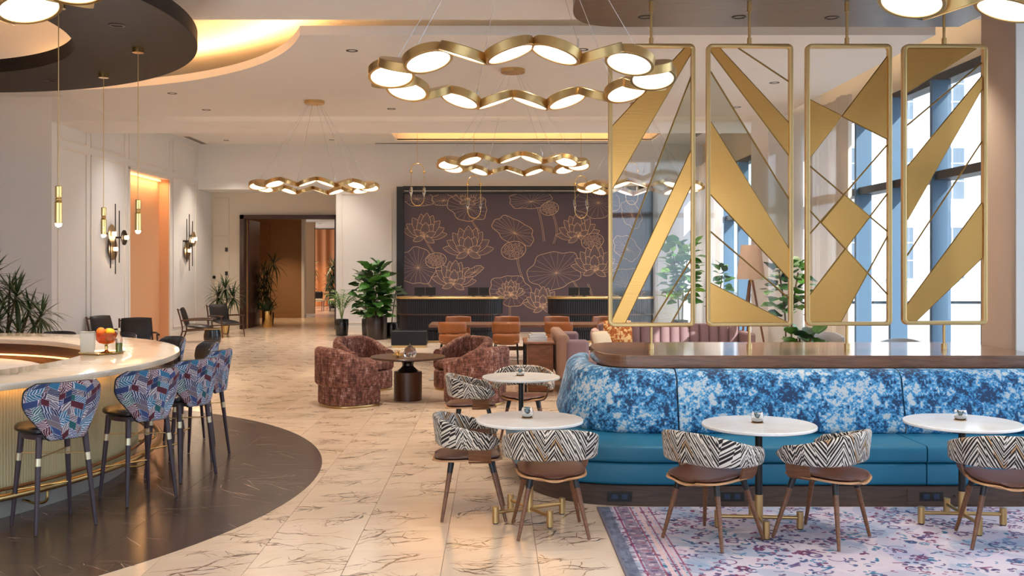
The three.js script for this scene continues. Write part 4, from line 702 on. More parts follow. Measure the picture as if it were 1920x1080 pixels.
// ------------------------------------------------------------------ curved bench round the island, its ledge and the screens
{
  const o = thing('banquette', 'long curved bench with mottled blue velvet back and teal seat', 'bench', 0, 0, 0);
  const P = (a, b, n = 3.2, xe = 4.9) => islandPath(a, b, n, xe).map((p) => p);
  const cut = (path, x0, x1) => path.filter(([x, z]) => z < 9.53 && x >= x0 && x <= x1);
  // plinth, lower panel, seat cushions
  mesh('plinth', [metric(sweep(P(1.26, 1.78, 3.2, 5.85).filter(([, z]) => z < 9.72), [[-0.6, 0], [0, 0], [0, 0.152], [-0.6, 0.152]], { side: -1, cr: 0.5 }), 1)], M.plinthWood, o);
  const sx = (x0, x1, z) => { const q = []; for (let i = 0; i <= 6; i++) q.push([lerp(x1, x0, i / 6), z]); return q; };
  const curveFrom = (a, b, n, x1) => { const q = []; for (let i = 0; i <= 5; i++) q.push([lerp(x1, 1.5, i / 5), 9.53 - b]); return q.concat(islandPath(a, b, n, 3).slice(2, -2)).concat([[1.5, 9.53 + b], [4.0, 9.53 + b]]); };
  const seatSec = rsec(-0.74, 0.0, 0.335, 0.47, 0.03, 5), lowSec = rsec(-0.5, -0.012, 0.155, 0.33, 0.025, 4);
  const segs = [[curveFrom(1.36, 1.75, 3, 3.42).filter(([, z]) => z < 9.78), 0], [sx(3.43, 4.93, 7.78), 1]];
  for (const [p] of segs) { const ends = 0.012; mesh('seat_cushion', [sweep(p, seatSec, { side: -1, cr: 0.9 })], M.teal, o); mesh('front_panel', [sweep(p, lowSec, { side: -1, cr: 0.9 })], M.teal, o); }
  // backrest: reclined, rounded on top, in sections
  const backSec = rsec(-0.14, 0.05, 0.45, 1.0, 0.075, 6).map(([q, y]) => [q - 0.14 * ((y - 0.45) / 0.55) + 0.05 * Math.sin(Math.PI * clamp((y - 0.45) / 0.55)) ** 0.8, y]);
  const bk = (p) => { const g = sweep(p, backSec, { side: -1, cr: 1.0 }), uv = g.attributes.uv; for (let i = 0; i < uv.count; i++) uv.setXY(i, uv.getX(i) / 1.4 + 0.13 * p[0][0], uv.getY(i) / 1.4); mesh('back_cushion', [g], M.velvet, o); };
  bk(curveFrom(0.79, 1.12, 3, 1.555).filter(([, z]) => z < 10.25)); bk(sx(1.57, 3.49, 8.41)); bk(sx(3.505, 4.93, 8.41));
  mesh('back_panel', [metric(sweep(P(0.45, 0.7, 3, 4.94), [[-0.1, 0], [0, 0], [0, 0.985], [-0.1, 0.985]], { side: -1, cr: 0.5 }), 1)], M.walnutDark, o);
  // recessed sockets and little doors in the plinth
  for (const [x, z] of [[0.98, 7.742], [1.87, 7.748], [3.44, 7.748]]) { const s = mesh('socket', [box(0.19, 0.075, 0.008, x, 0.08, -z, 0.003)], M.black, o); for (const d of [-0.04, 0.04]) mesh('outlet', [box(0.045, 0.04, 0.006, x + d, 0.08, -z + 0.005, 0.003)], std('#24324a', 0.4), s); }
  for (const [x0, x1] of [[3.25, 3.83]]) mesh('access_door', [box(x1 - x0, 0.125, 0.006, (x0 + x1) / 2, 0.08, -7.7475, 0.002)], M.plinthWood, o);
  mesh('door_lock', [cyl(0.009, 0.009, 0.008).rotateX(Math.PI / 2).translate(3.62, 0.085, -7.742)], M.black, o);
  const L = thing('ledge', 'broad dark wooden ledge with rounded end behind the blue bench', 'ledge', 0, 0, 0);
  mesh('top', [metric(slab(shapeOf(islandPath(0.51, 0.77, 3.2, 4.94)), 0.988, 1.1, 0.006), 1)], M.ledgeWood, L);
}
// brass screens of clear panes and brushed plates, each on its rod and post, standing in one row
const S0 = 9.47 / 1840;
function screen(label, x0, x1, y0, y1, rodX, plates, bars, tints = []) {
  const cx = (x0 + x1) / 2, X = (cx - 929) * S0, yb = 1.908 - (y1 - 497) * S0, o = thing('divider_screen', label, 'screen', X, yb, 9.47, 0, 'brass framed glass screens on the ledge');
  const W = (x1 - x0) * S0, H = (y1 - y0) * S0, f = 0.038, lx = (x) => (x - cx) * S0, ly = (y) => (y1 - y) * S0;
  const out = shapeOf(rrectShape(-W / 2, W / 2, 0, H, 0.055, 8)); out.holes.push(new THREE.Path(rrectShape(-W / 2 + f, W / 2 - f, f, H - f, 0.02, 5).map((p) => V2(...p))));
  const fr = new THREE.ExtrudeGeometry(out, { depth: 0.052, bevelEnabled: true, bevelSize: 0.004, bevelThickness: 0.004, bevelOffset: -0.004, bevelSegments: 2 }).translate(0, 0, -0.026);
  mesh('frame', [crease(fr, 0.5)], M.antique, o);
  const inX = (x) => clamp(lx(x), -W / 2 + f - 0.004, W / 2 - f + 0.004), inY = (y) => clamp(ly(y), f - 0.004, H - f + 0.004);
  for (const pl of plates) { const pts = pl.map(([x, y]) => [inX(x), inY(y)]); const g = new THREE.ExtrudeGeometry(shapeOf(pts), { depth: 0.014, bevelEnabled: true, bevelSize: 0.002, bevelThickness: 0.002, bevelOffset: -0.002, bevelSegments: 1 }).translate(0, 0, -0.007); mesh('brass_plate', [metric(g, 0.8)], M.gold, o); }
  const lines = [...bars]; for (const pl of plates) pl.forEach((p, i) => { const q = pl[(i + 1) % pl.length], ax = inX(p[0]), bx = inX(q[0]), ay = inY(p[1]), by = inY(q[1]), e = W / 2 - f - 0.01; if ((Math.abs(ax) > e && Math.abs(bx) > e && ax * bx > 0) || (ay < f + 0.01 && by < f + 0.01) || (ay > H - f - 0.01 && by > H - f - 0.01)) return; lines.push([p, q]); });
  for (const [p, q] of lines) { const a = V(inX(p[0]), inY(p[1]), 0), b = V(inX(q[0]), inY(q[1]), 0); if (a.distanceTo(b) > 0.03) mesh('came_bar', [rod(a, b, 0.008, 0.008, 8)], M.cameBrass, o); }
  // the glass: the opening cut along every bar, one pane per field
  let fields = [[[-W / 2 + f - 0.003, f - 0.003], [W / 2 - f + 0.003, f - 0.003], [W / 2 - f + 0.003, H - f + 0.003], [-W / 2 + f - 0.003, H - f + 0.003]]];
  for (const [p, q] of lines) {
    const a = [inX(p[0]), inY(p[1])], d = [inX(q[0]) - a[0], inY(q[1]) - a[1]], L2 = d[0] * d[0] + d[1] * d[1], next = [];
    for (const poly of fields) {
      const s = poly.map((v) => d[0] * (v[1] - a[1]) - d[1] * (v[0] - a[0])), A = [], B = [], cut = [];
      if (L2 < 1e-4 || Math.max(...s) < 1e-3 || Math.min(...s) > -1e-3) { next.push(poly); continue; }
      poly.forEach((v, i) => { const j = (i + 1) % poly.length, w = poly[j]; if (s[i] >= 0) A.push(v); if (s[i] <= 0) B.push(v); if (s[i] * s[j] < 0) { const t = s[i] / (s[i] - s[j]), c = [lerp(v[0], w[0], t), lerp(v[1], w[1], t)]; A.push(c); B.push(c); cut.push(c); } else if (s[i] === 0) cut.push(v); });
      const m = cut.length > 1 ? ((cut[0][0] + cut[1][0]) / 2 - a[0]) * d[0] / L2 + ((cut[0][1] + cut[1][1]) / 2 - a[1]) * d[1] / L2 : 9;
      m > 0 && m < 1 ? next.push(A, B) : next.push(poly);
    }
    fields = next;
  }
  const within = (c, poly) => { let k = false; poly.forEach((v, i) => { const w = poly[(i + 1) % poly.length]; if ((v[1] > c[1]) !== (w[1] > c[1]) && c[0] < (w[0] - v[0]) * (c[1] - v[1]) / (w[1] - v[1]) + v[0]) k = !k; }); return k; }, loc = (pl) => pl.map(([x, y]) => [inX(x), inY(y)]);
  for (const fl of fields) {
    const c = [0, 1].map((k) => fl.reduce((t, v) => t + v[k], 0) / fl.length);
    if (fl.length < 3 || Math.abs(THREE.ShapeUtils.area(fl.map((v) => V2(...v)))) < 4e-4 || plates.some((pl) => within(c, loc(pl)))) continue;
    mesh('glass_pane', [new THREE.ExtrudeGeometry(shapeOf(fl), { depth: 0.004, bevelEnabled: false }).translate(0, 0, -0.002)], tints.some((tp) => within(c, loc(tp))) ? M.glassTint : M.glass, o);
  }
  const rx = (rodX - 929) * S0 - X;
  mesh('post', [cyl(0.013, 0.013, yb === 0 ? 0 : yb - 1.1 + 0.004, rx, 1.1 - yb, 0, 16), cyl(0.026, 0.026, 0.05, rx, 1.1 - yb, 0, 20)], M.antique, o);
  mesh('rod', [cyl(0.013, 0.013, 4.45 - yb - H + 0.004, rx, H - 0.002, 0, 16), cyl(0.022, 0.022, 0.1, rx, 4.35 - yb, 0, 20), cyl(0.022, 0.022, 0.06, rx, H, 0, 20)], M.antique, o);
}
screen('brass screen nearest the mural, leftmost of the four', 1140.5, 1302.8, 82.8, 612.6, 1221,
  [[[1284, 90], [1296, 90], [1296, 99], [1148, 354], [1148, 237]], [[1296, 282], [1296, 347.5], [1171.6, 606], [1148, 606], [1148, 600]]],
  [[[1296, 143], [1148, 529]], [[1297, 486], [1222, 606]], [[1297, 539], [1259, 606]]], [[[1296, 143], [1296, 282], [1213, 440], [1180, 446]]]);
screen('brass screen second from left, with broad plate and lamp behind', 1324, 1486, 83, 611.8, 1405,
  [[[1332, 90], [1349, 90], [1479, 231], [1479, 291], [1332, 95]], [[1332, 228], [1479, 467], [1479, 522], [1332, 364]], [[1332, 531], [1477, 605], [1332, 605]]],
  [[[1384, 90], [1479, 153]], [[1332, 133.6], [1479, 373]], [[1332, 434], [1479, 559]]], [[[1332, 133.6], [1479, 373], [1479, 467], [1332, 228]]]);
screen('brass screen third from left, with square lattice and curtain behind', 1509.7, 1671, 83, 610.6, 1588,
  [[[1518, 187], [1578, 217.5], [1518, 296]], [[1664, 105.8], [1579, 218], [1664, 261]], [[1583, 365.8], [1630, 406], [1585, 466], [1540, 417.5]], [[1585, 467.5], [1625, 512], [1576, 605], [1518, 605], [1518, 554]]],
  [[[1518, 311], [1664, 434]], [[1664, 271], [1518, 439]], [[1518, 394], [1664, 552]], [[1664, 363], [1518, 554]], [[1664, 443], [1576, 605]]]);
screen('brass screen rightmost, against the pillar', 1691, 1849.5, 83.6, 609, 1770,
  [[[1701, 91], [1830, 91], [1701, 172.5]], [[1841, 143], [1841, 166], [1701, 412], [1701, 313]], [[1841, 380], [1841, 483.5], [1717, 602], [1701, 602], [1701, 571]]],
  [[[1841, 118], [1701, 235]], [[1841, 265.5], [1701, 479]]]);

// ------------------------------------------------------------------ tub armchairs round the dark pedestal table
const tubProto = (() => {
  const t = new THREE.Group(), sup = (a, b, n, k = 60) => Array.from({ length: k }, (_, i) => { const q = i / k * 6.28318, c = Math.cos(q), s = Math.sin(q); return [a * Math.sign(c) * Math.abs(c) ** (2 / n), b * Math.sign(s) * Math.abs(s) ** (2 / n)]; });
  mesh('plinth_band', [sweep(sup(0.37, 0.37, 3), rsec(-0.1, 0.0, 0, 0.03, 0.004, 2), { closed: true, local: true })], M.brass, t);
  const base = sweep(sup(0.385, 0.385, 3), [...rsec(-0.1, 0, 0.03, 0.3, 0.03, 4)], { closed: true, local: true, cr: 0.9 });
  mesh('base', [base, slab(shapeOf(sup(0.3, 0.3, 3)), 0.05, 0.28)], M.club, t);
  const path = []; for (let i = 0; i <= 64; i++) { const q = lerp(-0.42, Math.PI + 0.42, i / 64) + Math.PI, c = Math.cos(q), s = Math.sin(q); path.push([0.36 * Math.sign(c) * Math.abs(c) ** 0.7, 0.36 * Math.sign(s) * Math.abs(s) ** 0.7]); }
  mesh('shell', [sweep(path, (k) => { const e = Math.abs(2 * k - 1), top = lerp(0.8, 0.6, smooth(0.25, 1, e)); return rsec(-0.07, 0.07, 0.28, top, 0.055, 5).map(([o, y]) => [o + 0.02 * Math.sin(Math.PI * clamp((y - 0.28) / (top - 0.28))), y]); }, { local: true, cr: 1.0 })], M.club, t);
  mesh('seat_cushion', [pillow(16, 16, (u, v) => V(u * 0.3 * Math.sqrt(1 - 0.35 * v * v), 0.385, -v * 0.33 * Math.sqrt(1 - 0.35 * u * u) + 0.045), (u, v) => 0.085 * (0.35 + 0.65 * puff(6)(u, v)), [0.6, 0.6])], M.club, t);
  return t;
})();
tubProto.userData = { category: 'armchair', group: 'russet tub armchairs round the pedestal table' }; tubProto.name = 'tub_armchair';
for (const [X, Z, fx, fz, label] of [[-2.0, 13.42, 0.8, 0.6, 'russet tub armchair nearest the open floor, seen from behind'], [-2.02, 15.1, 0.75, -0.66, 'russet tub armchair at back left of the pedestal table'], [-0.52, 15.15, -0.7, -0.71, 'russet tub armchair at back right of the pedestal table'], [-0.28, 13.55, -0.8, 0.6, 'russet tub armchair seen from behind, next to the striped chair']]) copyOf(tubProto, X, 0, Z, face(fx, fz), label);
{
  const o = thing('pedestal_table', 'round dark wood table on a cylinder foot amid russet armchairs', 'table', -1.24, 0, 13.9);
  mesh('table_top', [metric(crease(lathe([[0, 0.585], [0.5, 0.585], [0.53, 0.6], [0.53, 0.612], [0.525, 0.618], [0, 0.618]], 64), 0.5), 1)], M.walnutDark, o);
  mesh('neck', [lathe([[0.16, 0.4], [0.13, 0.43], [0.085, 0.47], [0.075, 0.5], [0.09, 0.54], [0.14, 0.585], [0, 0.585]], 40)], M.blackGloss, o);
  mesh('drum_foot', [metric(crease(lathe([[0, 0], [0.195, 0], [0.198, 0.004], [0.198, 0.396], [0.193, 0.402], [0, 0.402]], 48), 0.5), 0.8, true)], M.walnutDark, o);
  const d = thing('glass_cloche', 'clear glass cloche with a point, on the pedestal table', 'cloche', -1.2, 0.618, 13.78);
  mesh('dome', [lathe([[0.075, 0], [0.088, 0.03], [0.09, 0.07], [0.075, 0.115], [0.04, 0.145], [0.012, 0.162], [0.006, 0.19], [0, 0.192]], 32)], M.solidGlass, d);
  const s = thing('coral_ornament', 'spiky gold ornament beside the glass cloche', 'ornament', -1.36, 0.618, 13.7);
  const r = rng(6), g = []; for (let i = 0; i < 22; i++) { const a = r() * 6.28, e = r() * 1.3; g.push(rod(V(0, 0.03, 0), V(0.085 * Math.cos(a) * Math.cos(e), 0.03 + 0.08 * Math.sin(e), 0.085 * Math.sin(a) * Math.cos(e)), 0.007, 0.002, 5)); }
  g.push(new THREE.SphereGeometry(0.03, 12, 8).translate(0, 0.03, 0)); mesh('spikes', g, M.coral, s);
}
// ------------------------------------------------------------------ long communal table and its tan leather chairs
{
  const o = thing('communal_table', 'long dark wood table with tan leather chairs on both sides', 'table', 0.9, 0, 19.55);
  mesh('table_top', [metric(box(4.4, 0.06, 0.95, 0, 0.72, 0, 0.012), 1)], M.walnut, o);
  for (const x of [-1.7, 1.7]) { mesh('trestle', [metric(box(0.12, 0.69, 0.7, x, 0.345, 0, 0.01), 1)], M.walnutDark, o); }
  mesh('stretcher', [box(3.4, 0.08, 0.05, 0, 0.25, 0, 0.008)], M.walnutDark, o);
}
const officeProto = (() => {
  const t = new THREE.Group();
  mesh('seat', [pillow(12, 12, (u, v) => V(u * 0.25 * Math.sqrt(1 - 0.2 * v * v), 0.44 + 0.015 * u * u, -v * 0.24 * Math.sqrt(1 - 0.25 * u * u)), (u, v) => 0.05 * (0.3 + 0.7 * puff(6)(u, v)), [0.5, 0.5])], M.leatherTan, t);
  const bk = (y0, y1, w) => pillow(16, 10, (u, v) => V(u * w * (1 - 0.05 * v * v), lerp(y0, y1, (v + 1) / 2), -0.235 - 0.05 * (v + 1) / 2 + 0.16 * u * u), (u, v) => 0.035 * (0.3 + 0.7 * puff(6)(u, v)), [0.5, 0.2]);
  mesh('upper_back', [bk(0.61, 0.83, 0.265)], M.leatherTan, t); mesh('lower_back', [bk(0.43, 0.6, 0.25)], M.leatherTan, t);
  for (const [x, z] of [[0.21, 0.19], [-0.21, 0.19], [0.21, -0.19], [-0.21, -0.19]]) mesh('leg', [rod(V(x * 1.1, 0, z * 1.15), V(x, 0.41, z), 0.011, 0.013, 10)], M.bronze, t);
  return t;
})();
officeProto.userData = { category: 'chair', group: 'tan leather chairs at the long table' }; officeProto.name = 'leather_chair';
[-0.82, 0.2, 1.2, 2.2].forEach((x, i) => { const w = ['first from left', 'second from left', 'third, behind the stacked books', 'fourth, half behind the screen'][i]; copyOf(officeProto, x, 0, 18.75, Math.PI, 'tan leather chair, near side of the long table, ' + w); });
[-0.78, 0.24, 1.28, 2.3].forEach((x, i) => { const w = ['first from left', 'second from left', 'third from left', 'fourth from left'][i]; copyOf(officeProto, x, 0, 20.45, 0, 'tan leather chair on the far side of the long table, ' + w); });
tag(mesh('carpet', [span(-1.1, 0.9, 0, 0.012, 16.2, 18.3, 0.004)], M.carpet), 'plain grey carpet between the russet armchairs and the long table', 'carpet');
// ------------------------------------------------------------------ sofas, console and books
{
  const c = thing('console', 'warm brown wooden console behind the mauve sofa, books on top', 'console', 0.66, 0, 15.2);
  mesh('body', [metric(box(0.38, 0.7, 0.9, 0.02, 0.36, 0, 0.008), 1)], M.consoleWood, c); mesh('top', [metric(box(0.46, 0.03, 1.0, 0, 0.735, 0, 0.008), 1)], M.consoleWood, c);
  for (const [x, z] of [[-0.205, 0.46], [-0.205, -0.46]]) mesh('leg', [box(0.03, 0.72, 0.03, x, 0.36, z, 0.004)], M.bronze, c);
  [['large white book at the bottom of the stack on the console', 0.3, 0.034, 0.24], ['white book second up in the stack on the console', 0.28, 0.032, 0.22], ['smaller white book third up in the stack on the console', 0.25, 0.03, 0.2], ['smallest white book topmost of the stack on the console', 0.22, 0.026, 0.18]].reduce((y, [label, w, h, d], i) => {
    const b = thing('book', label, 'book', 0.64 + (i % 2) * 0.012, y, 15.0, 0.05 * i - 0.05, 'white books stacked on the console');
    mesh('pages', [box(w - 0.01, h - 0.006, d - 0.008, 0, h / 2, 0, 0.002)], M.paper, b); mesh('cover', [box(w, 0.003, d, 0, 0.0015, 0), box(w, 0.003, d, 0, h - 0.0015, 0), box(0.003, h, d, -w / 2, h / 2, 0)], i % 2 ? std('#cfcac4', 0.5) : std('#f0eeea', 0.5), b);
    return y + h;
  }, 0.75);
  const s = thing('sofa', 'mauve velvet sofa side-on beside the console, tan outer back', 'sofa', 1.56, 0, 15.35);
  mesh('back', [box(0.17, 0.64, 2.0, -0.56, 0.56, 0, 0.05, 4)], M.mauveTan, s);
  mesh('arm', [box(0.34, 0.56, 0.22, -0.36, 0.53, 0.92, 0.06, 4)], M.mauve, s); mesh('arm', [box(0.34, 0.56, 0.2, -0.36, 0.53, -0.9, 0.06, 4)], M.mauve, s);
  mesh('seat_cushion', [box(0.78, 0.2, 1.6, -0.08, 0.38, 0, 0.05, 4)], M.mauve, s); mesh('frame_base', [box(0.86, 0.2, 1.96, -0.13, 0.19, 0, 0.01)], M.walnut, s);
  for (const [x, z] of [[-0.3, 0.85], [0.25, 0.85], [-0.3, -0.85], [0.25, -0.85]]) mesh('leg', [cyl(0.012, 0.018, 0.1, x, 0, z, 12)], M.bronze, s);
  const pil = (label, m, X, y, Z, turn, tilt, w = 0.46) => { const p = thing('cushion', label, 'cushion', X, y, Z, turn, null); const g = mesh('cover', [cushion(w, w, 0.16)], m, p); g.position.y = w / 2 * Math.cos(tilt); g.rotation.x = -tilt; delete p.userData.group; };
  pil('pale cream cushion standing on the side-on mauve sofa', M.creamPillow, 1.62, 0.48, 14.75, 0.9, 0.35); pil('peach cushion behind the cream one on the side-on sofa', M.pinkPillow, 1.6, 0.48, 15.35, 1.3, 0.3);
  const q = thing('sofa', 'mauve velvet sofa with vertical channels, back to the mural', 'sofa', 3.05, 0, 17.2, 0);
  for (let i = 0; i < 14; i++) mesh('channel', [pillow(6, 10, (u, v) => V(-1.2 + (i + 0.5) * 2.4 / 14 + u * 0.084, 0.63 + v * 0.24, -0.02 * v), (u, v) => 0.07 * (0.25 + 0.75 * Math.sqrt(Math.max(0, 1 - u * u * 0.96))), [0.17, 0.5])], M.mauve, q);
  mesh('back_shell', [box(2.5, 0.6, 0.1, 0, 0.58, -0.12, 0.04, 4)], M.mauve, q);
  for (const x of [-1.28, 1.28]) mesh('arm', [box(0.14, 0.52, 0.8, x, 0.5, 0.24, 0.05, 4)], M.mauve, q);
  mesh('seat_cushion', [box(2.4, 0.2, 0.68, 0, 0.37, 0.28, 0.05, 4)], M.mauve, q); mesh('frame_base', [box(2.5, 0.16, 0.76, 0, 0.19, 0.22, 0.01)], M.walnut, q);
  for (const [x, z] of [[-1.15, 0.5], [1.15, 0.5], [-1.15, -0.1], [1.15, -0.1]]) mesh('leg', [cyl(0.012, 0.018, 0.11, x, 0, z, 12)], M.bronze, q);
  pil('orange speckled cushion at the left end of the channelled sofa', M.orangePillow, 2.1, 0.48, 16.82, 0.1, 0.25, 0.5);
}
// ------------------------------------------------------------------ reception: desks, screens, dark frame and mural
{
  struct('trim_8', [span(-2.8, -2.6, 0.0, 4.13, 27.78, 28)], M.black); struct('trim_9', [span(4.26, 4.46, 0, 4.13, 27.78, 28)], M.black); struct('trim_10', [span(-2.6, 4.26, 3.93, 4.13, 27.6, 28)], M.black);
  const g = new THREE.PlaneGeometry(6.86, 3.93 - 0.0); g.translate(0.83, 1.965, -27.93);
  const m = mesh('mural', [span(-2.6, 4.26, 0.0, 3.93, 27.94, 27.99), g], M.mural); tag(m, 'dark plum wall mural of gold line-drawn lotus flowers', 'mural');
  const stadium = (w, d) => { const p = []; for (let i = 0; i <= 16; i++) { const a = -Math.PI / 2 + Math.PI * i / 16; p.push([w / 2 - d / 2 + d / 2 * Math.cos(a), d / 2 * Math.sin(a)]); } for (let i = 0; i <= 16; i++) { const a = Math.PI / 2 + Math.PI * i / 16; p.push([-w / 2 + d / 2 + d / 2 * Math.cos(a), d / 2 * Math.sin(a)]); } return p; };
  const dense = (p, step) => { const q = []; p.forEach((a, i) => { const b = p[(i + 1) % p.length], n = Math.max(1, Math.round(Math.hypot(b[0] - a[0], b[1] - a[1]) / step)); for (let k = 0; k < n; k++) q.push([lerp(a[0], b[0], k / n), lerp(a[1], b[1], k / n)]); }); return q; };
  function desk(label, X) {
    const o = thing('reception_desk', label, 'desk', X, 0, 24.45, 0, 'fluted dark reception desks');
    const flute = (w, d, y0, y1, m, name) => { const p = dense(stadium(w, d), 0.0135).map((a, i, all) => { const b = all[(i + 1) % all.length], t = Math.hypot(b[0] - a[0], b[1] - a[1]) || 1, k = [0, 0.007, 0.009, 0.007][i % 4]; return [a[0] + (b[1] - a[1]) / t * k, a[1] - (b[0] - a[0]) / t * k]; }); mesh(name, [sweep(p, [[-0.04, y0], [0, y0], [0, y1], [-0.04, y1]], { closed: true, local: true, cr: 0.9 })], m, o); };
    flute(2.62, 0.85, 0.71, 1.07, M.deskBlack, 'upper_drum'); flute(2.5, 0.75, 0.3, 0.68, M.deskBlack, 'middle_drum'); flute(2.3, 0.6, 0.05, 0.28, M.deskBlack, 'lower_drum');
    mesh('counter_top', [sweep(stadium(2.68, 0.9), rsec(-0.44, 0.0, 1.075, 1.125, 0.01, 3), { closed: true, local: true })], M.brass, o);
    mesh('shelf_band', [sweep(stadium(2.62, 0.84), [[-0.4, 0.68], [0, 0.68], [0, 0.71], [-0.4, 0.71]], { closed: true, local: true })], M.walnutDark, o);
    mesh('base_band', [sweep(stadium(2.32, 0.62), [[-0.25, 0], [0, 0], [0, 0.05], [-0.25, 0.05]], { closed: true, local: true })], M.brass, o);
  }
  desk('left fluted dark reception desk with brass edge, under two screens', -1.13); desk('right fluted dark reception desk with brass edge, half behind the first screen', 2.62);
  for (const [X, which] of [[-1.75, 'left desk, left pair'], [-0.42, 'left desk, right pair'], [2.08, 'right desk, left pair'], [3.24, 'right desk, right pair']]) for (const s of [-1, 1]) {
    const o = thing('monitor', 'black monitor back on the ' + which + (s < 0 ? ', left one' : ', right one'), 'monitor', X + s * 0.135, 1.125, 24.4, s * 0.06, 'black monitors on the desks');
    mesh('screen_back', [box(0.255, 0.2, 0.02, 0, 0.13, 0, 0.006)], M.screenBlack, o); mesh('stand', [box(0.03, 0.08, 0.02, 0, 0.05, -0.015), box(0.12, 0.01, 0.1, 0, 0.005, -0.02, 0.003)], M.black, o);
  }
  const b = thing('bench', 'low dark bench with brass foot, left end of the long table', 'bench', -2.0, 0, 22.9); 
  mesh('body', [box(0.82, 0.33, 0.5, 0, 0.215, 0, 0.02)], M.deskBlack, b); mesh('base_band', [box(0.78, 0.05, 0.46, 0, 0.025, 0)], M.brass, b);
  // arched crystal pendants before the mural
  for (const [X, y, which] of [[-2.0, 4.52, 'first from left, hung highest'], [-0.55, 4.2, 'second from left'], [2.2, 4.2, 'third from left, by the first screen'], [3.5, 4.55, 'fourth, seen through the first screen']]) {
    const o = thing('crystal_pendant', 'brass arch pendant with two crystal drops, ' + which, 'pendant', X, y - 0.75, 25.2, 0.3, 'arched crystal pendants before the mural');
    mesh('wire', [rod(V(0, 0.75, 0), V(0, 5.85 - (y - 0.75), 0), 0.006, 0.006, 6)], M.antique, o);
    const arch = []; for (let i = 0; i <= 12; i++) { const a = Math.PI * i / 12; arch.push(V(0.17 * Math.cos(a), 0.55 + 0.2 * Math.sin(a), 0)); }
    mesh('arch', [tube(arch, 0.011, 24, 8)], M.brassBright, o);
    for (const x of [-0.17, 0.17]) { mesh('collar', [new THREE.SphereGeometry(0.035, 12, 8).translate(x, 0.53, 0)], M.brassBright, o); mesh('drop_rod', [rod(V(x, 0, 0), V(x, 0.55, 0), 0.006, 0.006, 6)], M.brassBright, o); mesh('crystal', [lathe([[0, -0.16], [0.03, -0.05], [0.045, 0.0], [0.045, 0.13], [0, 0.13]], 8).translate(x, 0, 0)], M.solidGlass, o); }
    const low = []; for (let i = 0; i <= 12; i++) { const a = Math.PI + Math.PI * i / 12; low.push(V(0.17 * Math.cos(a), -0.14 + 0.2 * Math.sin(a), 0)); }
    mesh('lower_arch', [tube(low, 0.009, 24, 6)], M.brassBright, o);
  }
}
for (const [X, Z, turn, label] of [[-8.25, 27.0, Math.PI / 2, 'dark slotted air vent in the far ceiling at the left wall'], [5.3, 25.4, Math.PI / 2, 'dark slotted air vent in the far ceiling near the right windows']]) {
  const o = thing('ceiling_vent', label, 'vent', X, 5.34, Z, turn);
  mesh('vent_frame', [box(1.7, 0.012, 0.2, 0, 0.004, 0, 0.003)], M.trim, o);
  for (let k = 0; k < 3; k++) mesh('slot', [box(1.6, 0.006, 0.035, 0, -0.003, -0.055 + k * 0.055)], M.black, o);
}
// ------------------------------------------------------------------ wall sconces
function sconce(label, Z, y, flip) {
  const o = thing('wall_sconce', label, 'sconce', -8.48, y, Z, Math.PI / 2, 'disc and rod sconces on the white wall');
  const D = [[-0.24, 0.13, 0.2, 0.2], [0.04, -0.2, 0.24, 0.12], [0.26, 0.06, 0.17, 0.28]];
  D.forEach(([x0, yy, r, z], i) => {
    const x = x0 * flip, bar = [[-0.62, 0.62], [-0.75, 0.8], [-0.5, 0.66]][i], up = i === 0 && flip > 0 ? 0.1 : bar[1];
    mesh('rod', [rod(V(x, bar[0], 0.1), V(x, up, 0.1), 0.012, 0.012, 8)], M.bronze, o);
    const d = mesh('disc', [cyl(r, r, 0.018, 0, 0, 0, 36).rotateX(Math.PI / 2).translate(x, yy, z - 0.08), cyl(0.02, 0.02, z, x, 0, 0, 10).translate(-x, 0, 0).rotateX(Math.PI / 2).translate(x, yy, 0)], i === 2 ? M.bronze : M.sconceDisc, o);
    mesh('lamp_drum', [cyl(0.046, 0.046, 0.07, 0, 0, 0, 24).rotateX(Math.PI / 2).translate(x, yy, z - 0.055)], M.bulbDim, d);
    const l = new THREE.PointLight(WARM, 0.4); l.name = 'sconce'; l.position.set(-8.48 + z + 0.06, y + yy, -Z - x); scene.add(l);
  });
  mesh('wall_plate', [cyl(0.09, 0.09, 0.02, 0, 0, 0, 24).rotateX(Math.PI / 2)], M.bronze, o);
}
sconce('disc and rod wall sconce left of the orange niche', 21.6, 2.46, 1); sconce('disc and rod wall sconce right of the orange niche', 26.9, 2.5, -1);

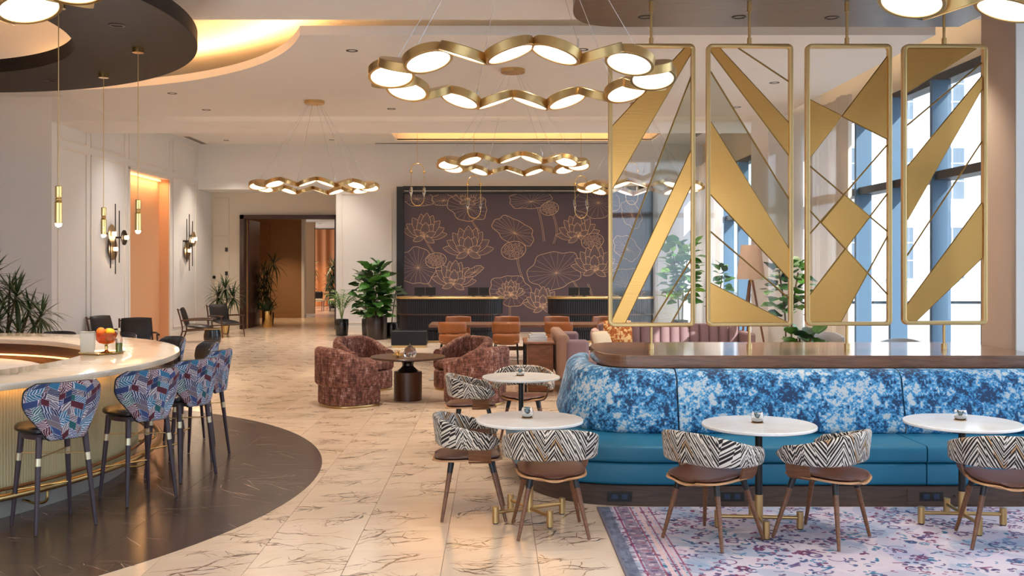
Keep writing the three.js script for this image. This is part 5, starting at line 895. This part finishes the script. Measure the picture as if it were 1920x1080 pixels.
// ------------------------------------------------------------------ black leather lounge chairs with wooden arms
const loungeProto = (() => {
  const t = new THREE.Group();
  const g1 = mesh('seat_cushion', [cushion(0.58, 0.58, 0.11)], M.leatherBlack, t); g1.rotation.x = -Math.PI / 2 + 0.1; g1.position.set(0, 0.39, 0.02);
  const g2 = mesh('back_cushion', [cushion(0.58, 0.5, 0.1)], M.leatherBlack, t); g2.rotation.x = -0.28; g2.position.set(0, 0.62, -0.31);
  for (const s of [1, -1]) {
    mesh('front_leg', [rod(V(s * 0.34, 0, 0.36), V(s * 0.325, 0.55, 0.28), 0.013, 0.02, 10)], M.walnutDark, t);
    mesh('rear_leg', [tube([V(s * 0.33, 0, -0.42), V(s * 0.32, 0.3, -0.32), V(s * 0.31, 0.56, -0.36), V(s * 0.3, 0.84, -0.44)], 0.018, 16, 8)], M.walnutDark, t);
    mesh('arm', [tube([V(s * 0.33, 0.545, -0.35), V(s * 0.345, 0.565, 0), V(s * 0.34, 0.56, 0.3), V(s * 0.34, 0.55, 0.4)], 0.02, 20, 8)], M.walnutDark, t);
    mesh('side_rail', [rod(V(s * 0.315, 0.28, -0.33), V(s * 0.325, 0.33, 0.3), 0.016, 0.016, 8)], M.walnutDark, t);
  }
  mesh('cross_rail', [rod(V(-0.32, 0.32, 0.3), V(0.32, 0.32, 0.3), 0.014, 0.014, 8), rod(V(-0.3, 0.8, -0.43), V(0.3, 0.8, -0.43), 0.014, 0.014, 8)], M.walnutDark, t);
  return t;
})();
loungeProto.userData = { category: 'armchair', group: 'black leather lounge chairs by the white wall' }; loungeProto.name = 'lounge_chair';
for (const [X, Z, fx, fz, label] of [[-7.05, 19.35, 0.45, -0.9, 'black leather lounge chair behind the bar, before the orange niche'], [-7.9, 20.3, 0.9, -0.4, 'black leather lounge chair mostly hidden, left behind the bar'], [-7.4, 24.4, 0.98, 0.15, 'black leather lounge chair side-on, under the right sconce'], [-7.2, 26.2, 0.75, -0.65, 'black leather lounge chair nearest the dark doorway']]) copyOf(loungeProto, X, 0, Z, face(fx, fz), label);
{ const o = thing('side_table', 'small glossy black drum table under the side-on lounge chair', 'side table', -6.85, 0, 23.75); mesh('drum', [lathe([[0, 0], [0.16, 0], [0.2, 0.05], [0.21, 0.2], [0.18, 0.34], [0.2, 0.36], [0.2, 0.375], [0, 0.375]], 32)], M.blackGloss, o); mesh('rim', [lathe([[0.2, 0.36], [0.207, 0.36], [0.207, 0.378], [0.2, 0.378]], 32)], M.brass, o); }

// ------------------------------------------------------------------ plants
const leafShape = (L, W, bend, fold = 0.15, nu = 6, wav = 0) => {            // leaf lies along +z from its foot, top side up
  const pos = [], uv = [], idx = [];
  for (let i = 0; i <= nu; i++) { const t = i / nu, w = W / 2 * Math.pow(Math.sin(Math.PI * Math.pow(t * 0.96 + 0.04, 0.72)), 0.8), y = -bend * t * t * L; for (let k = -1; k <= 1; k++) { pos.push(k * w, y + Math.abs(k) * fold * w + (k ? wav * Math.sin(t * 14 + k) : 0), t * L * (1 - 0.2 * bend * t)); uv.push((k + 1) / 2, t); } }
  for (let i = 0; i < nu; i++) for (let k = 0; k < 2; k++) { const a = i * 3 + k; idx.push(a, a + 1, a + 3, a + 1, a + 4, a + 3); }
  const g = new THREE.BufferGeometry(); g.setAttribute('position', new THREE.Float32BufferAttribute(pos, 3)); g.setAttribute('uv', new THREE.Float32BufferAttribute(uv, 2)); g.setIndex(idx); g.computeVertexNormals(); return norm(g);
};
const figLeaves = [leafShape(0.28, 0.23, 0.2, 0.2, 6, 0.006), leafShape(0.25, 0.2, 0.4, 0.1, 6, 0.008), leafShape(0.21, 0.17, 0.05, 0.25, 6, 0.005)];
const bladeLeaves = [leafShape(0.5, 0.04, 0.15, 0.2, 5), leafShape(0.55, 0.04, 0.6, 0.2, 6), leafShape(0.4, 0.034, 0.05, 0.2, 4)];
const palmLeaves = [leafShape(0.34, 0.03, 0.5, 0.2, 5), leafShape(0.28, 0.026, 0.3, 0.2, 4)];
function put(parent, geo, mat, p, dir, roll, scale, name = 'leaf') {
  const m = mesh(name, geo, mat, parent); m.position.copy(p);
  const z = dir.clone().normalize(), x = V(0, 1, 0).cross(z); if (x.lengthSq() < 1e-4) x.set(1, 0, 0); x.normalize(); const y = z.clone().cross(x);
  m.quaternion.setFromRotationMatrix(new THREE.Matrix4().makeBasis(x, y, z)).multiply(new THREE.Quaternion().setFromAxisAngle(V(0, 0, 1), roll)); m.scale.setScalar(scale); return m;
}
function pot(o, profile, m) { mesh('pot', [crease(lathe(profile, 36), 0.6)], m, o); const top = profile[profile.length - 1]; mesh('soil', [cyl(top[0] * 0.97, top[0] * 0.97, 0.02, 0, top[1] - 0.06, 0, 28)], M.soil, o); }
const potTaper = (r0, r1, h) => [[0, 0], [r0, 0], [r0 + 0.01, 0.01], [r1, h * 0.6], [r1, h - 0.01], [r1 - 0.006, h], [r1 - 0.02, h], [r1 - 0.025, h - 0.07]];
function fig(label, X, Z, { h0, h1, spread, n, potR = 0.22, potH = 0.5, potM = M.blackGloss, mats = [M.leaf, M.leafDark, M.leaf], scale = 1, seed = 1, stems = 2, y0 = 0 }) {
  const o = thing('potted_fig', label, 'plant', X, y0, Z), r = rng(seed); pot(o, potTaper(potR * 0.85, potR, potH), potM);
  const tips = []; for (let s = 0; s < stems; s++) { const a = s / stems * 6.28 + r(), tx = spread * 0.35 * Math.cos(a), tz = spread * 0.35 * Math.sin(a), top = h1 - 0.15 - r() * 0.25; mesh('stem', [tube([V(0.04 * Math.cos(a), potH - 0.05, 0.04 * Math.sin(a)), V(tx * 0.4, (potH + top) / 2, tz * 0.4), V(tx, top, tz)], 0.014, 12, 6)], M.stem, o); tips.push([tx, top, tz]); }
  for (let i = 0; i < n; i++) {
    const t = tips[i % stems], k = (i + 0.5) / n, y = lerp(h0, h1 - 0.05, k), a = i * 2.4 + r() * 0.8, w = spread * (0.5 + 0.5 * Math.sin(Math.PI * Math.pow(0.12 + 0.8 * k, 0.8))), q = 0.15 + 0.55 * r(), f = clamp((y - potH) / (t[1] - potH)), up = k > 0.85 ? 1.1 : 0.75 - 0.85 * r();
    const p = V(t[0] * f + w * q * Math.cos(a) * 0.7, y - 0.05, t[2] * f + w * q * Math.sin(a) * 0.7);
    put(o, figLeaves[i % 3], mats[Math.floor(r() * mats.length)], p, V(Math.cos(a), up, Math.sin(a)), (r() - 0.5) * 1.2, scale * (0.75 + 0.55 * r()));
  }
  return o;
}
fig('tall fiddle-leaf fig in a rounded dark pot, left of the mural', -3.05, 25.2, { h0: 0.62, h1: 2.0, spread: 0.56, n: 130, potR: 0.27, potH: 0.6, potM: phys('#241712', 0.35, { clearcoat: 0.4 }), scale: 1.2, seed: 4, stems: 3 });
fig('fiddle-leaf fig in a straight black pot, behind the tall left one', -3.42, 26.2, { h0: 0.6, h1: 1.75, spread: 0.42, n: 70, potR: 0.15, potH: 0.48, scale: 1.15, seed: 9, stems: 2 });
fig('sunlit fig in a black pot by the white wall, behind the first screen', 4.75, 25.2, { h0: 1.0, h1: 2.55, spread: 0.62, n: 130, potR: 0.2, potH: 0.5, mats: [M.leaf, M.leafLight, M.leaf], scale: 1.2, seed: 14, stems: 2 });
fig('bushy fig behind the second screen, before the grey pillar', 4.72, 15.8, { h0: 1.15, h1: 2.05, spread: 0.42, n: 60, potR: 0.2, potH: 0.5, mats: [M.leaf, M.leafDark, M.leaf], scale: 0.95, seed: 21, stems: 2 });
fig('low leafy plant just behind the wooden ledge, under the second screen', 3.75, 12.1, { h0: 0.82, h1: 1.2, spread: 0.42, n: 44, potR: 0.2, potH: 0.5, mats: [M.leafDark, M.leaf], scale: 0.7, seed: 27, stems: 3 });
{
  const o = fig('fig with blue pot, right of the sunlit fig', 5.35, 23.6, { h0: 0.9, h1: 2.0, spread: 0.3, n: 34, potR: 0.2, potH: 0.52, potM: phys('#2f5f86', 0.3), mats: [M.leaf, M.leafDark], scale: 0.9, seed: 33, stems: 1 });
  const b = thing('potted_shrub', 'small pale shrub in a white pot at foot of sunlit fig', 'plant', 4.35, 0, 24.2), r = rng(41); pot(b, potTaper(0.15, 0.18, 0.4), M.white);
  for (let i = 0; i < 120; i++) { const a = r() * 6.28, e = r() * 1.4, q = 0.12 + 0.26 * Math.sqrt(r()); put(b, palmLeaves[i % 2], r() < 0.6 ? M.leafLight : M.leaf, V(q * Math.cos(a) * Math.cos(e), 0.4 + q * Math.sin(e) * 1.6, q * Math.sin(a) * Math.cos(e)), V(Math.cos(a), 0.4, Math.sin(a)), 0, 0.45); }
  const rub = thing('rubber_plant', 'big-leaved rubber plant between the dark figs and the desk', 'plant', -2.72, 0, 25.7), q = rng(52); pot(rub, potTaper(0.17, 0.2, 0.4), M.blackGloss);
  mesh('stem', [tube([V(0, 0.35, 0), V(0.05, 0.8, 0), V(0.12, 1.25, 0)], 0.014, 12, 6)], M.stem, rub);
  for (let i = 0; i < 12; i++) { const a = i * 2.4; put(rub, figLeaves[0], i % 3 ? M.leafDark : M.leafLight, V(0.06 + 0.06 * Math.cos(a), 0.7 + 0.055 * i, 0.06 * Math.sin(a)), V(Math.cos(a) + 0.3, 0.3, Math.sin(a)), (q() - 0.5), 1.25); }
}
// spiky dragon trees and palms
function tuft(o, p, n, r, s, mat = M.blade, droop = 0) { for (let i = 0; i < n; i++) { const a = i * 2.4 + r() * 0.5, e = lerp(1.35, -0.35 - droop, Math.pow((i + 0.5) / n, 0.85)); put(o, bladeLeaves[e > 0.9 ? 2 : i % 2], mat, p.clone().add(V(0, -0.12 * (i / n) * s, 0)), V(Math.cos(a) * Math.cos(e), Math.sin(e), Math.sin(a) * Math.cos(e)), 0, s * (0.8 + 0.4 * r())); } }
{
  const r = rng(60), o = thing('dragon_tree', 'big spiky dragon tree behind the bar at the far left', 'plant', -7.4, 0, 14.6); pot(o, potTaper(0.3, 0.36, 0.6), M.blackGloss);
  for (const [x, y, z, n, s] of [[-0.12, 1.74, 0, 44, 1.08], [0.32, 1.48, 0.1, 42, 1.0], [-0.5, 1.5, 0.05, 26, 0.95], [0.6, 1.18, -0.1, 38, 0.85], [0.12, 1.1, 0.25, 34, 0.95], [0.4, 0.95, 0.2, 24, 0.85], [0.1, 1.55, -0.15, 32, 0.95], [0.42, 1.25, -0.1, 32, 0.95], [-0.1, 1.35, 0.2, 28, 0.95]]) { mesh('trunk', [tube([V(x * 0.3, 0.5, z * 0.3), V(x * 0.6, y * 0.6, z), V(x, y, z)], 0.018, 10, 6)], M.stem, o); tuft(o, V(x, y, z), n, r, s, M.blade, 0.35); }
  const d = thing('dragon_tree', 'dragon tree with twisted stems in a gold pot, beside the dark doorway', 'plant', -7.5, 0, 27.2); pot(d, [[0, 0], [0.09, 0], [0.12, 0.02], [0.12, 0.24], [0.1, 0.26], [0.095, 0.2]], M.brassBright);
  for (const [x, z, n] of [[-0.22, 0, 56], [0.05, 0.1, 60], [0.26, -0.05, 56]]) { mesh('trunk', [tube([V(x * 0.2, 0.18, 0), V(-x * 0.5, 0.5, 0.03), V(x * 0.8, 0.8, -0.02), V(x, 1.12, z)], 0.012, 20, 6)], M.stem, d); tuft(d, V(x * 0.8, 1.08 + 0.06 * (n % 7), z), n, r, 0.95, M.blade, 0.3); }
  const p = thing('potted_palm', 'small feathery palm in a black pot, right of the doorway', 'plant', -4.15, 0, 26.5); pot(p, potTaper(0.15, 0.185, 0.45), M.blackGloss);
  for (let f = 0; f < 13; f++) { const a = f * 2.4, e = 0.25 + 0.65 * r(), top = V(0.55 * e * Math.cos(a), 0.5 + 0.85 * (1.1 - e * 0.7), 0.55 * e * Math.sin(a)), c = new THREE.QuadraticBezierCurve3(V(0, 0.4, 0), V(top.x * 0.25, top.y * 0.95, top.z * 0.25), top); mesh('frond_stem', [new THREE.TubeGeometry(c, 10, 0.006, 5)], M.leafLight, p); for (let k = 0; k < 14; k++) { const t = 0.35 + 0.65 * k / 13, q = c.getPoint(t), tg = c.getTangent(t), sd = V(-Math.sin(a), 0, Math.cos(a)).multiplyScalar(k % 2 ? 1 : -1); put(p, palmLeaves[k % 2], r() < 0.4 ? M.leafLight : M.leaf, q, sd.add(tg.multiplyScalar(0.8)), 0, 1.05); } }
}
// ------------------------------------------------------------------ recess door and the lounge beyond the doorway
{
  const o = new THREE.Group(); o.name = 'door_1'; o.userData.kind = 'structure'; scene.add(o);
  mesh('door_leaf', [span(-8.42, -7.95, 0.01, 2.75, 29.27, 29.31, 0.004)], M.wallWarm, o); mesh('door_leaf', [span(-8.42, -7.95, 2.8, 3.9, 29.27, 29.31, 0.004)], M.wallWarm, o);
  for (const y of [2.37, 1.66]) mesh('hinge', [span(-8.06, -7.98, y - 0.06, y + 0.06, 29.24, 29.28, 0.004)], M.black, o);
  mesh('door_knob', [new THREE.SphereGeometry(0.05, 14, 10).translate(-8.38, 1.55, -29.22)], M.bronze, o);
  const d = new THREE.Group(); d.name = 'door_2'; d.userData.kind = 'structure'; scene.add(d);
  mesh('door_frame', [metric(span(-7.6, -7.48, 0, 3.4, 29.15, 29.55), 1, true), metric(span(-4.78, -4.66, 0, 3.4, 29.15, 29.55), 1, true), metric(span(-7.6, -4.66, 3.28, 3.4, 29.15, 29.55), 1)], M.doorWood, d);
  mesh('door_leaf', [metric(span(-7.47, -7.42, 0.01, 3.27, 29.55, 30.9), 1, true)], wood('#5a3a34', 0.22), d);
  struct('wall_lounge', [span(-8.9, -7.0, 0, 3.9, 35.5, 35.7), span(-8.9, -7.45, 0, 3.9, 29.5, 29.6), span(-9.1, -8.9, 0, 3.9, 29.5, 35.7), span(-8.75, -7.12, 0, 3.9, 38.6, 38.8)], M.tan);
  struct('wall_corridor_end', [span(-11.3, -2.8, 0, 3.9, 46, 46.2)], M.tan); struct('wall_corridor_right', [span(-3.0, -2.8, 0, 3.9, 29.7, 46)], M.tan);
  struct('ceiling_corridor', [span(-11.3, -2.8, 3.6, 3.9, 29.5, 46.2)], M.wallWarm);
  struct('baseboard_lounge', [span(-8.9, -7.0, 0, 0.2, 35.46, 35.5, 0.005)], M.oak);
  struct('trim_6', [span(-7.0, -6.9, 0, 3.6, 35.4, 35.75)], M.white);
  const fr = []; for (const [x0, x1, y0, y1] of [[-8.6, -8.15, 2.4, 3.4], [-8.6, -8.15, 0.9, 2.25]]) fr.push(span(x0, x1, y1 - 0.04, y1, 35.46, 35.5), span(x0, x1, y0, y0 + 0.04, 35.46, 35.5), span(x0, x0 + 0.04, y0, y1, 35.46, 35.5), span(x1 - 0.04, x1, y0, y1, 35.46, 35.5)); struct('trim_7', fr, M.oak);
  // drapes at the end of the lounge, folded
  const fold = (X0, X1, Z0, Z1, y0, y1, n, amp, m, name, label, parent) => { const p = []; for (let i = 0; i <= n * 8; i++) { const t = i / (n * 8), q = Math.sin(t * n * 6.283) * amp * (0.7 + 0.3 * Math.sin(t * 17)); const dx = X1 - X0, dz = Z1 - Z0, L = Math.hypot(dx, dz); p.push([lerp(X0, X1, t) + dz / L * q, lerp(Z0, Z1, t) - dx / L * q]); } const g = sweep(p, [[0, y0], [0.003, y0], [0.003, y1], [0, y1]], { cr: 1.2 }); return tag(mesh(name, [g], m), label, 'curtain'); };
  fold(-10.8, -4.2, 45.2, 45.2, 0.02, 3.55, 16, 0.07, M.drapeOrange, 'drape', 'orange lit folded drape seen deep through the dark doorway');
  // the sheer curtains at the windows
  fold(5.55, 5.62, 15.45, 17.75, 0.02, 4.6, 13, 0.09, M.sheer, 'curtain', 'beige sheer curtain behind the third screen, by the window');
  fold(5.5, 5.6, 24.0, 27.6, 0.02, 4.6, 16, 0.08, M.sheerWhite, 'curtain', 'white sheer curtain at the farthest window, behind the second screen');
  for (const [X, Z, label, h, s] of [[-7.15, 30.9, 'tall spiky dark plant just inside the doorway', 2.3, 0.9], [-8.25, 43.6, 'slim spiky plant before the lit drape, left', 2.2, 1.0], [-7.25, 43.6, 'spiky plant before the lit drape, right', 2.3, 1.1]]) {
    const q = thing('dragon_tree', label, 'plant', X, 0, Z), r = rng(Math.round(Z * 10)); pot(q, potTaper(0.14, 0.17, 0.42), M.bronze);
    for (let k = 0; k < 7; k++) { const x = (r() - 0.5) * 0.4, z = (r() - 0.5) * 0.3, y = lerp(0.8, h - 0.3, k / 6); mesh('trunk', [rod(V(0, 0.35, 0), V(x, y, z), 0.012, 0.01, 6)], M.stem, q); tuft(q, V(x, y, z), 30, r, s * 1.1, M.blade, 0.3); }
  }
  const bp = thing('potted_plant', 'broad-leaved plant in a brass pot inside the doorway', 'plant', -7.0, 0, 30.1), r2 = rng(71); pot(bp, [[0, 0], [0.15, 0], [0.155, 0.01], [0.155, 0.5], [0.145, 0.51], [0.14, 0.45]], M.brassBright);
  for (let i = 0; i < 26; i++) { const a = i * 2.4, e = 0.5 + 0.8 * r2(); put(bp, leafShape(0.6, 0.06, 0.2, 0.2, 6), M.leafDark, V(0.04 * Math.cos(a), 0.42, 0.04 * Math.sin(a)), V(Math.cos(a) * Math.cos(e), Math.sin(e), Math.sin(a) * Math.cos(e)), 0, 0.8 + 0.4 * r2()); }
  const tb = thing('dining_table', 'wooden dining table seen deep through the dark doorway', 'table', -7.2, 0, 41.4); mesh('table_top', [metric(box(2.4, 0.07, 1.1, 0, 0.74, 0, 0.02), 1)], M.oak, tb); for (const [x, z] of [[0.8, 0.4], [-0.8, 0.4], [0.8, -0.4], [-0.8, -0.4]]) mesh('leg', [cyl(0.03, 0.045, 0.71, x, 0, z, 12)], M.walnutDark, tb);
  for (const [X, Z, w, a] of [[-7.3, 40.35, 'left', 0], [-6.6, 40.35, 'right', 0.1]]) { const c = thing('lounge_stool', 'pale-seated chair at the ' + w + ' of the lounge dining table', 'chair', X, 0, Z, Math.PI + a, 'chairs in the lounge'); mesh('seat', [cushion(0.5, 0.48, 0.12).rotateX(-Math.PI / 2).translate(0, 0.46, 0)], M.creamPillow, c); mesh('backrest', [cushion(0.48, 0.3, 0.08).translate(0, 0.68, -0.22)], M.leatherBlack, c); for (const [x, z] of [[0.2, 0.2], [-0.2, 0.2], [0.2, -0.2], [-0.2, -0.2]]) mesh('leg', [cyl(0.014, 0.02, 0.43, x, 0, z, 10)], M.walnutDark, c); }
  for (const [X, Z, I, c] of [[-7.6, 34.3, 26, 'before the brown wall'], [-6.2, 33, 14, 'just inside'], [-8.0, 43.9, 70, 'before the drape'], [-7.2, 40.2, 40, 'over the dining table']]) { const f = dp.clone(); f.name = numbered('ceiling_downlight'); f.position.set(X, 3.6, -Z); scene.add(f); tag(f, 'unseen downlight lighting the lounge beyond the doorway, ' + c, 'downlight', 'unseen lounge downlights'); lampAt(X, 3.6, Z, I, WARM); }  // unseen lamps, placed to light the lounge walls and drape
}
// ------------------------------------------------------------------ right side: floor lamp, far grey chairs
{
  const o = thing('floor_lamp', 'tripod floor lamp with beige tapered shade, behind the second screen', 'floor lamp', 4.5, 0, 17.3);
  mesh('lamp_shade', [new THREE.CylinderGeometry(0.17, 0.245, 0.6, 40, 1, true).translate(0, 1.96, 0)], M.lampShade, o);
  mesh('cap', [cyl(0.03, 0.03, 0.1, 0, 1.6, 0, 16)], M.brass, o);
  for (let i = 0; i < 3; i++) { const a = i * 2.094 + 0.5; mesh('leg', [rod(V(0.33 * Math.cos(a), 0, 0.33 * Math.sin(a)), V(0.03 * Math.cos(a), 1.64, 0.03 * Math.sin(a)), 0.016, 0.02, 10)], M.walnut, o); }
  mesh('bulb', [new THREE.SphereGeometry(0.04, 12, 10).translate(0, 1.9, 0)], M.white, o);
  for (const [X, Z, label] of [[4.62, 13.9, 'grey upholstered chair by the window, under the third screen'], [5.2, 12.6, 'grey upholstered chair top just over the ledge, by the rightmost screen']]) { const c = thing('grey_chair', label, 'chair', X, 0, Z, -0.5, 'grey chairs by the window'); mesh('seat', [cushion(0.6, 0.56, 0.2).rotateX(-Math.PI / 2).translate(0, 0.42, 0)], std('#8f8f92', 0.9), c); mesh('backrest', [pillow(14, 10, (u, v) => V(u * 0.33 * (1 - 0.15 * (v + 1) / 2 * u * u), 0.68 + v * 0.27 - 0.06 * u * u, -0.28 + 0.22 * u * u), (u, v) => 0.05 * (0.3 + 0.7 * puff(5)(u, v)))], std('#9a9a9c', 0.9), c); for (const [x, z] of [[0.22, 0.2], [-0.22, 0.2], [0.22, -0.2], [-0.22, -0.2]]) mesh('leg', [cyl(0.01, 0.016, 0.33, x, 0, z, 10)], M.walnutDark, c); }
}
// ------------------------------------------------------------------ the street and the buildings outside
struct('street', [span(6.3, 120, -0.4, -0.15, -60, 160), span(-120, 120, -0.4, -0.2, -60, -4.4)], M.street);
function building(label, X0, X1, Z0, Z1, H, cw, ch, ww, wh, faceSide) {
  const o = thing('office_building', label, 'building', X0, 0, Z0);
  mesh('wall', [box(X1 - X0, H, Z1 - Z0, (X1 - X0) / 2, H / 2, -(Z1 - Z0) / 2)], M.facade, o);
  const win = box(ww, wh, 0.12, 0, 0, 0), bar = [box(0.06, wh, 0.16, 0, 0, 0), box(ww, 0.06, 0.16, 0, wh * 0.2, 0), box(ww, 0.06, 0.16, 0, -wh * 0.15, 0), box(ww + 0.24, 0.12, 0.3, 0, -wh / 2 - 0.06, 0)], bars = merge(bar);
  let n = 0;
  const lay = (len, posAt, turn) => { for (let y = 1.2; y + wh < H - 1 && n < 290; y += ch) for (let x = (cw - ww) / 2 + 0.4; x + ww < len - 0.3 && n < 290; x += cw) { const w = mesh('window', win, M.facadeGlass, o), p = posAt(x + ww / 2); w.position.set(p[0], y + wh / 2, p[1]); w.rotation.y = turn; mesh('window_bars', bars, M.facadeFrame, w); n++; } };
  if (faceSide !== 'left') lay(X1 - X0, (x) => [x, 0.03], 0);
  if (faceSide !== 'front') lay(Z1 - Z0, (z) => [-0.03, -z], -Math.PI / 2);
}
building('white office building across the street, seen through the rightmost screen', 17, 46, 52, 70, 26, 2.7, 4.2, 1.3, 2.7, 'front');
building('pale tower with small square windows, farther down the street', 30, 62, 96, 120, 62, 3.0, 3.4, 1.8, 1.7, 'front');
building('added tall white block out of view, shading the near windows from sun', 16, 18.5, -27, -4.2, 26, 3.4, 4.2, 1.6, 2.6, 'left');  // added unseen building, only there to keep sun off the near right windows
building('pale building opposite the farthest windows', 14, 16.8, 70, 100, 30, 3.2, 4.0, 1.5, 2.4, 'front');

scene.traverse((o) => { if (o.isMesh) { o.castShadow = true; o.receiveShadow = true; } if (o.isSpotLight || o.isPointLight) o.castShadow = true; });
renderer.render(scene, camera);
